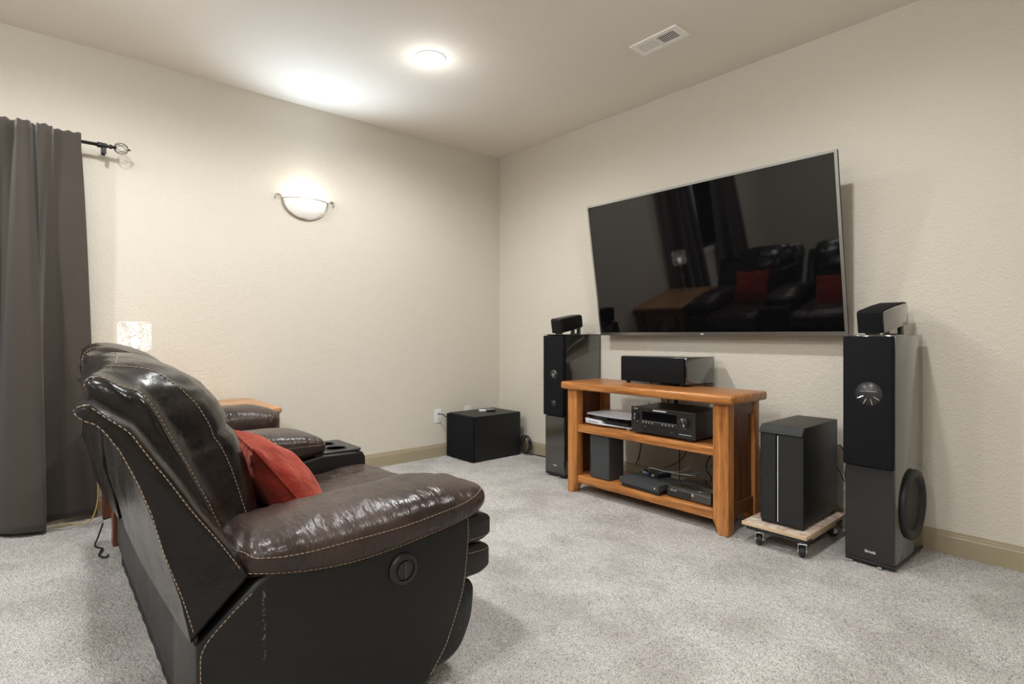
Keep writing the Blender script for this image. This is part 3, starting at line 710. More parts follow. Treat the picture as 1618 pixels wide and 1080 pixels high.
for nm, x, r in (('input_knob', -0.178, 0.021), ('volume_knob', 0.152, 0.028)):
    kx = 0.110 if r < 0.025 else 0.108
    k = link(nm, lathe(BM(), [(0, yf - 0.020), (r * 0.86, yf - 0.020), (r * 0.95, yf - 0.018), (r, yf), (0, yf)], 40, (x, 0, kx), 'y'), plastic_m, t, True, angle=40)
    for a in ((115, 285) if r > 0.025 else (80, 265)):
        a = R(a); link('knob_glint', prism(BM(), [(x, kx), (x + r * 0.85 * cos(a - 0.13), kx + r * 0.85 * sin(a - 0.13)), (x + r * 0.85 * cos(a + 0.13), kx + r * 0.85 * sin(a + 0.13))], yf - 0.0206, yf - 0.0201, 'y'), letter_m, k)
for x in (-0.130, -0.108, -0.086, -0.064, 0.006, 0.028, 0.050, 0.074):
    link('button', box(BM(), (x - 0.003, yf - 0.003, 0.074), (x + 0.003, yf, 0.080), 0.0005), letter_m, t)
link('headphone_jack', lathe(BM(), [(0, yf - 0.003), (0.004, yf - 0.003), (0.005, yf - 0.0)], 16, (-0.115, 0, 0.052), 'y'), silver_m, t)
link('usb_port', box(BM(), (0.064, yf - 0.003, 0.036), (0.074, yf, 0.043)), silver_m, t)
link('lower_line', box(BM(), (0.115, yf - 0.001, 0.036), (0.195, yf, 0.038)), letter_m, t)
text_mesh('lettering', 'DENON', 0.0085, letter_m, t, Matrix.Translation((-0.182, yf - 0.0005, 0.154)) @ Matrix.Rotation(pi / 2, 4, 'X'), bold=True)
text_mesh('small_lettering', 'VOLUME', 0.005, letter_m, t, Matrix.Translation((0.152, yf - 0.0005, 0.072)) @ Matrix.Rotation(pi / 2, 4, 'X'))
text_mesh('small_lettering', 'SOURCE', 0.005, letter_m, t, Matrix.Translation((-0.172, yf - 0.0005, 0.080)) @ Matrix.Rotation(pi / 2, 4, 'X'))
for sx in (-0.17, 0.17):
    for sy in (-0.13, 0.13): link('foot', lathe(BM(), [(0, 0), (0.02, 0), (0.022, 0.015), (0, 0.015)], 16, (sx, sy, 0)), rubber_m, t)

t = thing('game_console', 'white and black game console lying flat beside the receiver on the middle shelf', 'game console', (1.765, -0.43, SHM + 0.0008), R(-3))
def shell(z0, z1, bulge, y0=-0.125, y1=0.13, x0=-0.185, x1=0.185):
    b = BM(); secs = []
    for i in range(7):
        x = x0 + (x1 - x0) * i / 6; f = (2 * i / 6 - 1)
        yy0 = y0 + 0.022 * f * f * (1 if i > 3 else 0.6); zc = bulge * (1 - f * f)
        secs.append([(x, yy0, z0), (x, (yy0 + y1) / 2, z0), (x, y1, z0), (x, y1 + 0.002, (z0 + z1) / 2), (x, y1, z1 + zc * 0.4), (x, (yy0 + y1) / 2, z1 + zc), (x, yy0, z1 + zc * 0.2), (x, yy0 - 0.002, (z0 + z1) / 2)])
    return loft(b, secs, 3, 3)
link('core', box(BM(), (-0.170, -0.118, 0.030), (0.175, 0.128, 0.072), 0.006, 3), glassblk_m, t, True, angle=40)
link('shell', shell(0.070, 0.080, 0.018), shellwhite_m, t, True, angle=60)
b = BM(); prism(b, [(-0.180, -0.132), (-0.06, -0.136), (0.0, -0.120), (0.19, -0.100), (0.19, 0.13), (-0.18, 0.13)], 0.012, 0.020, 'z', 0.003); link('shell', b, shellwhite_m, t, True, angle=40)
b = BM(); prism(b, [(-0.180, 0.014), (-0.186, 0.046), (-0.045, 0.040), (-0.028, 0.014)], -0.137, -0.10, 'y', 0.004, 3); dv = link('disc_drive_cover', b, shellwhite_m, t, True, angle=40)
link('disc_slot', box(BM(), (-0.155, -0.1385, 0.027), (-0.065, -0.1365, 0.0295)), glassblk_m, dv)
for sx in (-0.15, 0.15):
    for sy in (-0.09, 0.1): link('foot', lathe(BM(), [(0, 0), (0.012, 0), (0.012, 0.013), (0, 0.013)], 12, (sx, sy, 0)), greycord_m, t)

t = thing('game_console', 'upright matte black tower game console on the bottom shelf at the left', 'game console', (1.708, -0.492, SHB + 0.0008))
link('case', box(BM(), (-0.079, -0.078, 0.004), (0.079, 0.075, 0.288), 0.0025), darkgrey_m, t)
link('base_disc', lathe(BM(), [(0, 0), (0.06, 0), (0.06, 0.005), (0, 0.005)], 32), plastic_m, t)
link('disc_slot', box(BM(), (-0.071, -0.0786, 0.03), (-0.0685, -0.0779, 0.155)), glassblk_m, t)
link('power_button', lathe(BM(), [(0, -0.0787), (0.0045, -0.0787), (0.0045, -0.078)], 20, (0.063, 0, 0.028), 'y'), plastic_m, t)
link('vent_top', box(BM(), (-0.07, -0.069, 0.288), (0.07, 0.066, 0.289)), glassblk_m, t)

t = thing('game_console', 'flat black game console with slanted lower edge at the middle of the bottom shelf', 'game console', (2.045, -0.485, SHB + 0.0008), R(-4))
b = BM(); box(b, (-0.15, -0.118, 0.024), (0.15, 0.115, 0.060), 0.0015); link('upper_case', b, darkgrey_m, t)
link('lower_case', box(BM(), (-0.142, -0.106, 0.004), (0.146, 0.112, 0.024), 0.001), plastic_m, t)
link('power_button', lathe(BM(), [(0, -0.1188), (0.005, -0.1188), (0.005, -0.118)], 20, (0.122, 0, 0.042), 'y'), letter_m, t)
[link('foot', box(BM(), (sx - 0.01, sy - 0.01, 0), (sx + 0.01, sy + 0.01, 0.0045)), rubber_m, t) for sx in (-0.12, 0.12) for sy in (-0.09, 0.09)]

t = thing('game_console', 'glossy black older game console beside the right leg on the bottom shelf', 'game console', (2.352, -0.445, SHB + 0.0008), R(-1))
b = BM(); prism(b, [(-0.14, 0.006), (0.14, 0.006), (0.14, 0.075), (-0.14, 0.068)], -0.118, 0.13, 'y', 0.006, 3); link('case', b, gloss_m, t, True, angle=40)
link('front_lower', box(BM(), (-0.138, -0.1215, 0.010), (0.012, -0.118, 0.050), 0.001), gloss2_m, t)
link('disc_tray_line', box(BM(), (-0.130, -0.1222, 0.051), (0.138, -0.1175, 0.0525)), silver_m, t)
pb = link('power_button', lathe(BM(), [(0, -0.1225), (0.007, -0.1225), (0.009, -0.1205), (0.009, -0.118)], 24, (0.028, 0, 0.040), 'y'), chrome_m, t, True)
text_mesh('lettering', 'XBOX 360', 0.009, letter_m, t, Matrix.Translation((-0.095, -0.1222, 0.044)) @ Matrix.Rotation(pi / 2, 4, 'X'))
[link('foot', box(BM(), (sx - 0.01, sy - 0.01, 0), (sx + 0.01, sy + 0.01, 0.0065)), rubber_m, t) for sx in (-0.12, 0.12) for sy in (-0.09, 0.1)]

t = thing('network_switch', 'small black network box with plugged cables on the flat game consoles', 'network box', (2.03, -0.395, SHB + 0.0605), R(-20))
link('case', box(BM(), (-0.075, -0.05, 0.0), (0.075, 0.05, 0.026), 0.003), plastic_m, t)
for k in range(4): link('port', box(BM(), (-0.06 + k * 0.03, -0.0515, 0.006), (-0.038 + k * 0.03, -0.05, 0.02)), glassblk_m, t)
for k in range(4): link('plug', box(BM(), (-0.057 + k * 0.03, -0.068, 0.007), (-0.043 + k * 0.03, -0.0515, 0.019), 0.001), [greycord_m, bluecord_m, rubber_m, greycord_m][k], t)

def cord(name, label, pts, r, m, group=None):
    o = link(name, tube(BM(), pts, r, 7, 6), m, None, True); return tag(o, label, 'cord', group)
S = SHB
cord('cable', 'black cable hanging straight behind the white game console to the bottom shelf', [(1.84, -0.215, 0.60), (1.80, -0.205, 0.42), (1.76, -0.20, 0.25), (1.73, -0.205, 0.16)], 0.0035, rubber_m)
cord('cable', 'beige cable dropping behind the upright black console', [(1.70, -0.12, 0.46), (1.705, -0.12, 0.3), (1.70, -0.125, 0.17), (1.73, -0.15, 0.05), (1.80, -0.18, 0.006)], 0.004, greycord_m)
cord('cable', 'thin black cable leaning from behind the receiver down to the network box', [(2.17, -0.22, 0.62), (2.155, -0.205, 0.46), (2.12, -0.20, 0.32), (2.07, -0.215, 0.24), (2.02, -0.30, 0.205)], 0.003, rubber_m)
cord('cable', 'black cable hanging vertically at the middle of the lower opening', [(2.07, -0.205, 0.45), (2.07, -0.205, 0.33), (2.072, -0.208, 0.18), (2.07, -0.205, 0.004)], 0.0035, rubber_m)
cord('cable', 'blue grey network cable looping over the older console to the network box', [(2.40, -0.20, 0.50), (2.385, -0.21, 0.38), (2.34, -0.24, 0.29), (2.27, -0.30, 0.225), (2.18, -0.36, 0.205), (2.11, -0.40, 0.215), (2.06, -0.43, 0.20)], 0.0035, bluecord_m)
cord('cable', 'grey cable drooping in a shallow loop below the middle shelf', [(2.20, -0.21, 0.44), (2.23, -0.22, 0.385), (2.28, -0.225, 0.37), (2.33, -0.22, 0.395), (2.37, -0.21, 0.44)], 0.0035, greycord_m)
cord('cable', 'pale grey cable dropping from the middle shelf to the network box', [(2.185, -0.22, 0.44), (2.20, -0.23, 0.33), (2.195, -0.26, 0.25), (2.15, -0.32, 0.21), (2.10, -0.36, 0.208)], 0.003, greycord_m)
cord('cable', 'grey network cable curling over the black network box', [(2.0, -0.44, 0.205), (2.03, -0.47, 0.235), (2.10, -0.45, 0.228), (2.18, -0.40, 0.215), (2.27, -0.35, 0.21)], 0.003, greycord_m)
tang = [
 [(2.34, -0.20, 0.44), (2.30, -0.21, 0.33), (2.25, -0.22, 0.25), (2.24, -0.24, 0.205)],
 [(2.42, -0.20, 0.44), (2.41, -0.21, 0.32), (2.35, -0.22, 0.24), (2.28, -0.25, 0.203)],
 [(2.36, -0.19, 0.44), (2.40, -0.20, 0.36), (2.45, -0.21, 0.28), (2.43, -0.22, 0.205)],
 [(2.50, -0.21, 0.34), (2.43, -0.21, 0.27), (2.36, -0.22, 0.22), (2.30, -0.25, 0.215)],
 [(2.26, -0.20, 0.44), (2.29, -0.21, 0.36), (2.35, -0.22, 0.33), (2.40, -0.23, 0.27), (2.37, -0.24, 0.20)],
 [(2.31, -0.20, 0.44), (2.325, -0.2, 0.34), (2.31, -0.21, 0.27), (2.35, -0.22, 0.20)],
 [(2.28, -0.20, 0.44), (2.27, -0.22, 0.34), (2.22, -0.24, 0.26), (2.21, -0.26, 0.20), (2.24, -0.24, 0.16)],
 [(2.47, -0.20, 0.44), (2.44, -0.21, 0.35), (2.38, -0.22, 0.28), (2.33, -0.22, 0.22), (2.34, -0.21, 0.18)],
 [(2.44, -0.19, 0.42), (2.46, -0.20, 0.33), (2.40, -0.20, 0.25), (2.45, -0.22, 0.2)]]
for k, p in enumerate(tang): cord('cable', 'black cable in the tangle behind the older game console', [(a, -0.055 - 0.0105 * k, c) for a, b_, c in p] + [(p[-1][0], -0.055 - 0.0105 * k, 0.09), (p[-1][0] + 0.01 * (k % 3 - 1), -0.055 - 0.0105 * k, 0.0038)], 0.0035, rubber_m, 'tangled black cables')
cord('cable', 'short black cord rising from the receiver top behind the stand top', [(1.93, -0.16, 0.735), (1.945, -0.165, 0.68), (1.965, -0.17, 0.63), (1.97, -0.18, 0.50)], 0.004, rubber_m)
t = thing('cable_wall_plate', 'white cable pass-through plate on the front wall behind the receiver', 'wall plate', (1.955, 0, 0.62))
link('plate', box(BM(), (-0.062, -0.006, -0.05), (0.062, 0, 0.075), 0.002), white_m, t)
link('cable_bundle', tube(tube(BM(), [(-0.005, -0.008, 0.065), (-0.01, -0.04, 0.02), (0.0, -0.06, -0.05), (0.02, -0.07, -0.16)], 0.014, 8, 4), [(-0.035, -0.008, 0.07), (-0.02, -0.04, 0.03), (0.0, -0.05, -0.03)], 0.005, 8, 4), rubber_m, t, True)

# outlets
def outlet(label, y, z, plugged):
    t = thing('wall_outlet', label, 'outlet', (0, y, z), R(0))
    link('cover_plate', box(BM(), (0, -0.036, -0.058), (0.006, 0.036, 0.058), 0.002), white_m, t)
    for dz_ in (0.021, -0.021):
        s = link('socket', box(BM(), (0.0055, -0.017, dz_ - 0.014), (0.0075, 0.017, dz_ + 0.014), 0.0015), white_m, t)
        link('socket_slot', box(box(BM(), (0.0074, -0.008, dz_ - 0.002), (0.0079, -0.006, dz_ + 0.007)), (0.0074, 0.006, dz_ - 0.002), (0.0079, 0.008, dz_ + 0.007)), dark_m, s)
    return t
outlet('white wall outlet left of the corner subwoofer with a black plug in it', -0.70, 0.352, True)
outlet('white wall outlet mostly hidden behind the corner subwoofer box', -0.375, 0.352, False)
cord('power_cord', 'black power cord from the left outlet to behind the corner subwoofer', [(0.008, -0.70, 0.373), (0.045, -0.70, 0.373), (0.050, -0.67, 0.365), (0.024, -0.645, 0.35), (0.015, -0.55, 0.30), (0.012, -0.45, 0.22)], 0.004, rubber_m)
cord('power_cord', 'thin grey cord hanging from the lower socket beside the corner subwoofer', [(0.008, -0.695, 0.331), (0.02, -0.69, 0.32), (0.018, -0.67, 0.28), (0.013, -0.64, 0.24), (0.012, -0.56, 0.20)], 0.002, greycord_m)
t = thing('cable_coil', 'bunch of black cords bundled on the carpet behind the corner subwoofer', 'cord', (0.455, -0.06, 0))
b = BM()
for k in range(9):
    cx, rz_, ry_ = 0.0 + random.uniform(-0.02, 0.02), random.uniform(-0.5, 0.5), random.uniform(0.035, 0.055)
    hh = random.uniform(0.07, 0.085); yy = random.uniform(-0.012, 0.012)
    tube(b, [(cx + ry_ * cos(a) * cos(rz_), yy + 0.018 * sin(a + k), 0.088 + hh * sin(a)) for a in [2 * pi * i / 10 for i in range(10)]], 0.003, 6, 3, True)
link('loops', b, rubber_m, t, True)
cord('power_cord', 'black cord lying along the baseboard between corner box and left tower', [(0.46, -0.04, 0.005), (0.6, -0.022, 0.005), (0.8, -0.02, 0.005), (1.0, -0.024, 0.005), (1.15, -0.022, 0.005)], 0.0035, rubber_m)

# ================================================================ end table and lamp
t = thing('end_table', 'wooden end table with rounded top between the sofa and left wall', 'end table', (0.345, -2.65, 0)); o_ = t.location
link('top', box(BM(), (0.02, -3.065, 0.594), (0.662, -2.235, 0.630), 0.012, 4), tw, t, True, o_, 50)
for x in (0.05, 0.592):
    for y in (-3.058, -2.31): link('leg', box(BM(), (x, y, 0), (x + 0.062, y + 0.062, 0.594), 0.005), tl, t, False, o_)
for nm, a, c in (('apron', (0.07, -2.275, 0.50), (0.62, -2.262, 0.594)), ('apron', (0.07, -3.04, 0.50), (0.62, -3.027, 0.594)), ('apron', (0.07, -3.0, 0.50), (0.083, -2.3, 0.594)), ('apron', (0.622, -3.0, 0.50), (0.635, -2.3, 0.594))):
    link(nm, box(BM(), a, c), tl, t, False, o_)
link('lower_shelf', box(BM(), (0.06, -3.03, 0.14), (0.635, -2.27, 0.16), 0.004), tl, t, False, o_)

t = thing('table_lamp', 'lit table lamp with white woven wire shade on the end table', 'table lamp', (0.33, -2.93, 0.630))
link('base', lathe(BM(), [(0, 0), (0.062, 0), (0.064, 0.006), (0.055, 0.012), (0.02, 0.018), (0.010, 0.03), (0.010, 0.05)], 40), silver_m, t, True)
link('stem', lathe(BM(), [(0.009, 0.04), (0.009, 0.17), (0.016, 0.18), (0.016, 0.20), (0.009, 0.21), (0.009, 0.30), (0.017, 0.31), (0.017, 0.35), (0, 0.35)], 24), silver_m, t, True)
link('bulb', lathe(BM(), [(0, 0.35), (0.012, 0.355), (0.014, 0.375), (0.020, 0.395), (0.018, 0.412), (0.0, 0.420)], 24), bulb_m, t, True)
b = BM(); rs = 0.078; z0s, z1s = 0.338, 0.500
def sp(u, v):
    a = u; z = z0s + (z1s - z0s) * v; e = min(v, 1 - v); k = rs - 0.010 * max(0, 1 - e / 0.10) ** 2
    return Vector((k * cos(a), k * sin(a), z))
rnd = random.Random(5)
for k in range(210):
    u, v_ = rnd.uniform(0, 2 * pi), rnd.uniform(0.05, 0.95); r_ = rnd.uniform(0.006, 0.0125); ph = rnd.uniform(0, 6)
    pts = []
    for i in range(7):
        a = ph + 2 * pi * i / 7; pts.append(sp(u + r_ * cos(a) / rs, min(0.99, max(0.01, v_ + r_ * sin(a) / (z1s - z0s)))))
    tube(b, pts, 0.0015, 4, 2, True)
for vv in (0.0, 1.0): tube(b, [(0.068 * cos(2 * pi * i / 20), 0.068 * sin(2 * pi * i / 20), z0s + (z1s - z0s) * vv) for i in range(20)], 0.0018, 5, 1, True)
for k in range(3): tube(b, [(0.012 * cos(2 * pi * k / 3), 0.012 * sin(2 * pi * k / 3), 0.345), (0.068 * cos(2 * pi * k / 3), 0.068 * sin(2 * pi * k / 3), z0s)], 0.0015, 5, 1)
sh = link('lamp_shade', b, shade_m, t, True)
add_light('lamp_glow', 'POINT', (0, 0, 0.40), LAMP_W, (1, 0.93, 0.85), t, shadow_soft_size=0.03)

# floor cords by the curtain
cord('power_cord', 'yellow cord lying on the carpet at the foot of the curtain', [(0.13, -3.30, 0.006), (0.10, -3.22, 0.006), (0.14, -3.15, 0.006), (0.14, -3.11, 0.02), (0.14, -3.085, 0.10), (0.14, -3.078, 0.22)], 0.004, yellowcord_m)
cord('power_cord', 'pale cord snaking on the carpet between curtain folds', [(0.16, -3.31, 0.005), (0.15, -3.27, 0.005), (0.19, -3.22, 0.005), (0.17, -3.17, 0.005), (0.2, -3.12, 0.005), (0.17, -3.06, 0.005)], 0.003, greycord_m)
cord('power_cord', 'short black cord squiggling on the carpet by the table leg behind the sofa', [(0.56, -3.09, 0.10), (0.55, -3.11, 0.03), (0.60, -3.125, 0.006), (0.66, -3.10, 0.005), (0.70, -3.11, 0.005), (0.76, -3.12, 0.005), (0.80, -3.10, 0.005), (0.78, -3.085, 0.006)], 0.004, rubber_m)

# ================================================================ sofa
so_ = thing('reclining_sofa', 'dark brown leather reclining loveseat with center console, seen from behind its right arm', 'sofa', (1.67, -2.7, 0)); O = so_.location
XR, XL = 2.68, 0.70
def nz(p, s=1.0):
    from mathutils import noise as N
    return N.noise(Vector(p) * s)
def wrinkle(amp, sc, st=(1, 1, 1)):
    def f(p, u, v):
        q = Vector((p.x * st[0], p.y * st[1], p.z * st[2])); n = nz(q, sc); return Vector((nz(q + Vector((9, 3, 1)), sc) * amp * .5, nz(q + Vector((1, 7, 4)), sc) * amp * .5, n * amp))
    return f
# base body
link('base', box(BM(), (0.93, -3.06, 0.06), (2.42, -2.34, 0.34), 0.02, 3), panel_m, so_, True, O, 40)
# thin gathered dust cloth across the back
b = BM(); V = []
N_ = 150
for z in (0.02, 0.10, 0.2, 0.3, 0.38, 0.46):
    V.append([b.verts.new((0.98 + 1.68 * i / (N_ - 1), -3.052 - 0.006 * (0.5 + 0.5 * sin(i * 0.55 + 1.3 * sin(i * 0.13))) * (0.4 + z) - (0.028 if z > 0.3 else 0), z)) for i in range(N_)])
for a, c in zip(V, V[1:]):
    for i in range(N_ - 1): b.faces.new((a[i], a[i + 1], c[i + 1], c[i]))
sk = link('back_skirt', b, skirt_m, so_, True, O); md = sk.modifiers.new('t', 'SOLIDIFY'); md.thickness = 0.006
# arm panels
def arm_panel(x0, x1, name='arm_panel', sh=0.0):
    prof = [(-3.085, 0.045), (-3.085, 0.375), (-2.962, 0.482), (-2.9, 0.52), (-2.45, 0.53), (-2.345, 0.52), (-2.338, 0.46), (-2.346, 0.38), (-2.356, 0.30), (-2.374, 0.245), (-2.421, 0.14), (-2.485, 0.06), (-2.52, 0.045)]
    prof = [(y + (sh if y < -2.9 else 0), z) for y, z in prof]
    return link(name, prism(BM(), prof, x0, x1, 'x', 0.016, 4), panel_m, so_, True, O, 40)
ap = arm_panel(2.40, XR); ap.data.materials[0] = scuff_m; ap2 = arm_panel(XL, 0.96, sh=0.04)
# arm pads
def arm_pad(cx, w, scale=1.0, dz_=0.0, front_y=0.0):
    st_ = [(-3.010, .500, .540, .06), (-2.985, .482, .562, .12), (-2.93, .466, .580, .158), (-2.82, .450, .590, .174), (-2.65, .445, .598, .178), (-2.50, .455, .606, .178), (-2.40, .472, .606, .174), (-2.32, .490, .594, .160), (-2.275, .506, .580, .13), (-2.255, .523, .562, .08)]
    secs = []
    for y, zb, zt, hw_ in st_:
        zc = (zb + zt) / 2; secs.append([(cx + a * w, y + front_y, zc + c + dz_) for a, c in selli(0, 0, hw_, (zt - zb) / 2 * scale, 2.7, 20)])
    b = BM(); loft(b, secs, 7, 5, lambda p, u, v: Vector((0.3, 0, 1)) * (0.0055 * sin(p.y * 110 + 9 * nz(p, 5) + 14 * (p.x - 2.5)) * max(0, 1 - abs(p.z - .565) / .045) * (.35 + max(0, nz(p + Vector((3, 3, 3)), 7)) * 1.6)) + Vector((0, 0, 0.008 * nz(p, 7))))
    return link('arm_pad', b, seat_m, so_, True, O)
pad = arm_pad(2.535, 1.0); pad2 = arm_pad(0.835, 0.86, 1.42, 0.045, -0.075)
# backrest shells
wing = [(-3.093, .385), (-3.112, .48), (-3.139, .575), (-3.163, .664), (-3.190, .748), (-3.226, .837), (-3.256, .882), (-3.276, .896), (-3.297, .913), (-3.285, .922), (-3.268, .923), (-3.237, .896), (-3.204, .868), (-3.172, .82), (-3.130, .752), (-3.085, .676), (-3.035, .60), (-2.982, .515), (-2.975, .495)]
def backrest(x0, x1, sh0, sh1):
    """shell lofted across x; its front swells, its back bows forward away from the side edges"""
    n = len(wing); P = [Vector((0, y, z)) for y, z in wing]; cen = sum(P, Vector()) / n
    nrm = Vector((0, 0.83, 0.56)); b = BM(); rows = []
    L = x1 - x0
    xs = [(x1, -0.012, 0), (x1 - .002, -0.005, 0), (x1 - 0.006, 0, 0), (x1 - .018, 0, .004), (x1 - .035, 0, .008), (x1 - .065, 0, .010), (x1 - .12, 0, .010)]
    xs += [(x1 - .12 - (L - .24) * k / 8, 0, .006) for k in range(1, 9)] + [(x0 + .065, 0, .006), (x0 + .035, 0, .006), (x0 + .018, 0, .004), (x0 + .006, 0, 0), (x0, -0.012, 0)]
    for x, ins, fr in xs:
        u = (x1 - x) / L; dy = sh0 + (sh1 - sh0) * min(1, u * 1.6) ** 0.8; row = []
        for k, p in enumerate(P):
            q = p + (p - cen).normalized() * ins * 1.0
            if k >= 11: q = q + nrm * fr * min(1, (k - 10) / 2.0)
            row.append(b.verts.new((x, q.y + dy * max(-0.42, min(1, (q.z - .70) / .19)) if k < 11 else q.y + dy * .6, q.z)))
        rows.append(row)
    for a, c in zip(rows, rows[1:]):
        for k in range(n): b.faces.new((a[k], a[(k + 1) % n], c[(k + 1) % n], c[k]))
    b.faces.new(rows[0]); b.faces.new(rows[-1]); bmesh.ops.recalc_face_normals(b, faces=b.faces)
    return link('backrest', b, leather_m, so_, True, O, 50)
br = backrest(1.70, XR - 0.01, 0, 0.050); br2 = backrest(XL + 0.02, 1.58, 0.060, 0.10)
link('backrest_filler', box(BM(), (1.58, -3.06, 0.3), (1.70, -2.98, 0.50), 0.02, 3), leather_m, so_, True, O, 40)
# back cushions: narrow bolster profile at the ends, full profile in the middle
PC = [(-2.835, .49), (-2.845, .60), (-2.877, .73), (-2.925, .84), (-2.975, .91), (-3.03, .955), (-3.095, .988), (-3.165, 1.003), (-3.225, .992), (-3.258, .955), (-3.258, .90), (-3.215, .83), (-3.155, .735), (-3.09, .63), (-3.03, .54), (-2.965, .475), (-2.89, .455)]
PA = [(-2.985, .53), (-3.012, .612), (-3.058, .718), (-3.100, .805), (-3.128, .865), (-3.148, .904), (-3.172, .936), (-3.205, .950), (-3.240, .970), (-3.270, .965), (-3.280, .925), (-3.262, .885), (-3.205, .850), (-3.150, .775), (-3.095, .68), (-3.045, .60), (-3.005, .53)]
def back_cushion(xs, dy=0, dz_=0, lim=0.045):
    ca = (sum(p[0] for p in PA) / 17, sum(p[1] for p in PA) / 17); secs = []
    for x, k, sc_ in xs:
        sec = []
        for a, c in zip(PA, PC):
            y = a[0] + (c[0] - a[0]) * k; z = a[1] + (c[1] - a[1]) * k
            if sc_ < 1: y = ca[0] + (y - ca[0]) * sc_; z = ca[1] + (z - ca[1]) * (sc_ * .9 + .1 if sc_ > .2 else sc_)
            y = max(y + dy, -3.263 + (2.5 - x) * lim)
            sec.append((x, y, z + dz_))
        secs.append(sec)
    def f(p, u, v):
        d = 0.007 * nz(p, 6) + 0.004 * nz(p, 18)
        q = Vector((0, p.y + 3.08 - dy, p.z - .76)); q = q.normalized() if q.length > 1e-6 else q
        edge = min(u, 1 - u)
        crease = -0.016 * math.exp(-((p.z - dz_ - 0.775 - 0.03 * sin(p.x * 9)) / 0.014) ** 2) * (1 if p.y - dy > -3.13 else 0.0) * min(1, max(0, (edge - .30) / .06))
        pk = 0.004 * sin(p.z * 120 + 6 * nz(p, 5)) * max(0, nz(p + Vector((2, 5, 1)), 4) + .1)
        return q * (d + crease + pk) + Vector((0.003 * nz(p, 12), 0, 0))
    b = BM(); loft(b, secs, 7, 5, f); return link('back_cushion', b, leather_m, so_, True, O)
bc = back_cushion([(2.552, 0, .04), (2.551, 0, .35), (2.546, 0, .68), (2.536, 0, .87), (2.516, 0, .97), (2.490, 0.02, 1), (2.455, .14, 1), (2.415, .38, 1), (2.37, .68, 1), (2.30, .90, 1), (2.20, 1.0, 1), (2.08, 1.05, 1), (1.96, 1.03, 1), (1.88, .9, 1), (1.83, .65, 1), (1.795, .3, 1), (1.775, 0, .9), (1.76, 0, .5), (1.757, 0, .04)])
bc2 = back_cushion([(1.672, 0, .04), (1.671, 0, .35), (1.666, 0, .68), (1.654, 0, .87), (1.636, 0, .97), (1.61, 0.02, 1), (1.58, .16, 1), (1.54, .42, 1), (1.50, .72, 1), (1.43, .94, 1), (1.30, 1.03, 1), (1.18, 1.0, 1), (1.09, .85, 1), (1.04, .55, 1), (1.005, .2, 1), (0.985, 0, .7), (0.975, 0, .04)], 0.034, 0.022)
# seat cushions and front rolls
def yz_loft(name, x0, x1, pts, m, e=0.06, disp=None, nseg=9, bulge=0.0):
    cy = sum(p[0] for p in pts) / len(pts); cz = sum(p[1] for p in pts) / len(pts); secs = []
    xs = [(x0, .80), (x0 + e * .15, .92), (x0 + e * .5, .98), (x0 + e, 1.0)] + [(x0 + e + (x1 - x0 - 2 * e) * i / nseg, 1.0) for i in range(1, nseg)] + [(x1 - e, 1.0), (x1 - e * .5, .98), (x1 - e * .15, .92), (x1, .80)]
    for x, k in xs:
        f = 1 - (2 * (x - x0) / (x1 - x0) - 1) ** 2
        secs.append([(x, cy + (y - cy) * (0.5 + 0.5 * k), cz + (z - cz) * k + bulge * f * (1 if z > cz else 0)) for y, z in pts])
    b = BM(); loft(b, secs, 3, 5, disp); return link(name, b, m, so_, True, O)
seatp = [(-2.21, .42), (-2.215, .46), (-2.26, .495), (-2.36, .505), (-2.46, .492), (-2.56, .488), (-2.70, .49), (-2.86, .485), (-2.95, .45), (-2.95, .38), (-2.85, .345), (-2.6, .34), (-2.35, .34), (-2.235, .37)]
dz1 = lambda p, u, v: Vector((0, 0, 0.009 * nz(p, 6) + 0.004 * nz(Vector((p.x * 3, p.y, p.z)), 12)))
sc1 = yz_loft('seat_cushion', 1.80, 2.40, seatp, seat_m, 0.05, dz1, bulge=0.012)
sc2 = yz_loft('seat_cushion', 0.93, 1.49, seatp, seat_m, 0.05, dz1, bulge=0.035)
def rollp(zc, h, y0, y1, e=3): return selli((y0 + y1) / 2, zc, (y1 - y0) / 2, h / 2, e, 16)
rolls = []
for x0, x1 in ((1.80, 2.655), (0.69, 1.49)):
    rolls.append(yz_loft('front_roll', x0, x1, rollp(.450, .088, -2.44, -2.240, 4.5), leather_m, 0.022))
    rolls.append(yz_loft('front_roll', x0, x1, rollp(.352, .100, -2.46, -2.244, 4.5), leather_m, 0.022))
    rolls.append(yz_loft('footrest_panel', x0 + .01, x1 - .006, [(-2.31, .285), (-2.305, .23), (-2.318, .16), (-2.36, .085), (-2.42, .06), (-2.46, .08), (-2.47, .2), (-2.45, .285), (-2.38, .298)], leather_m, 0.03))
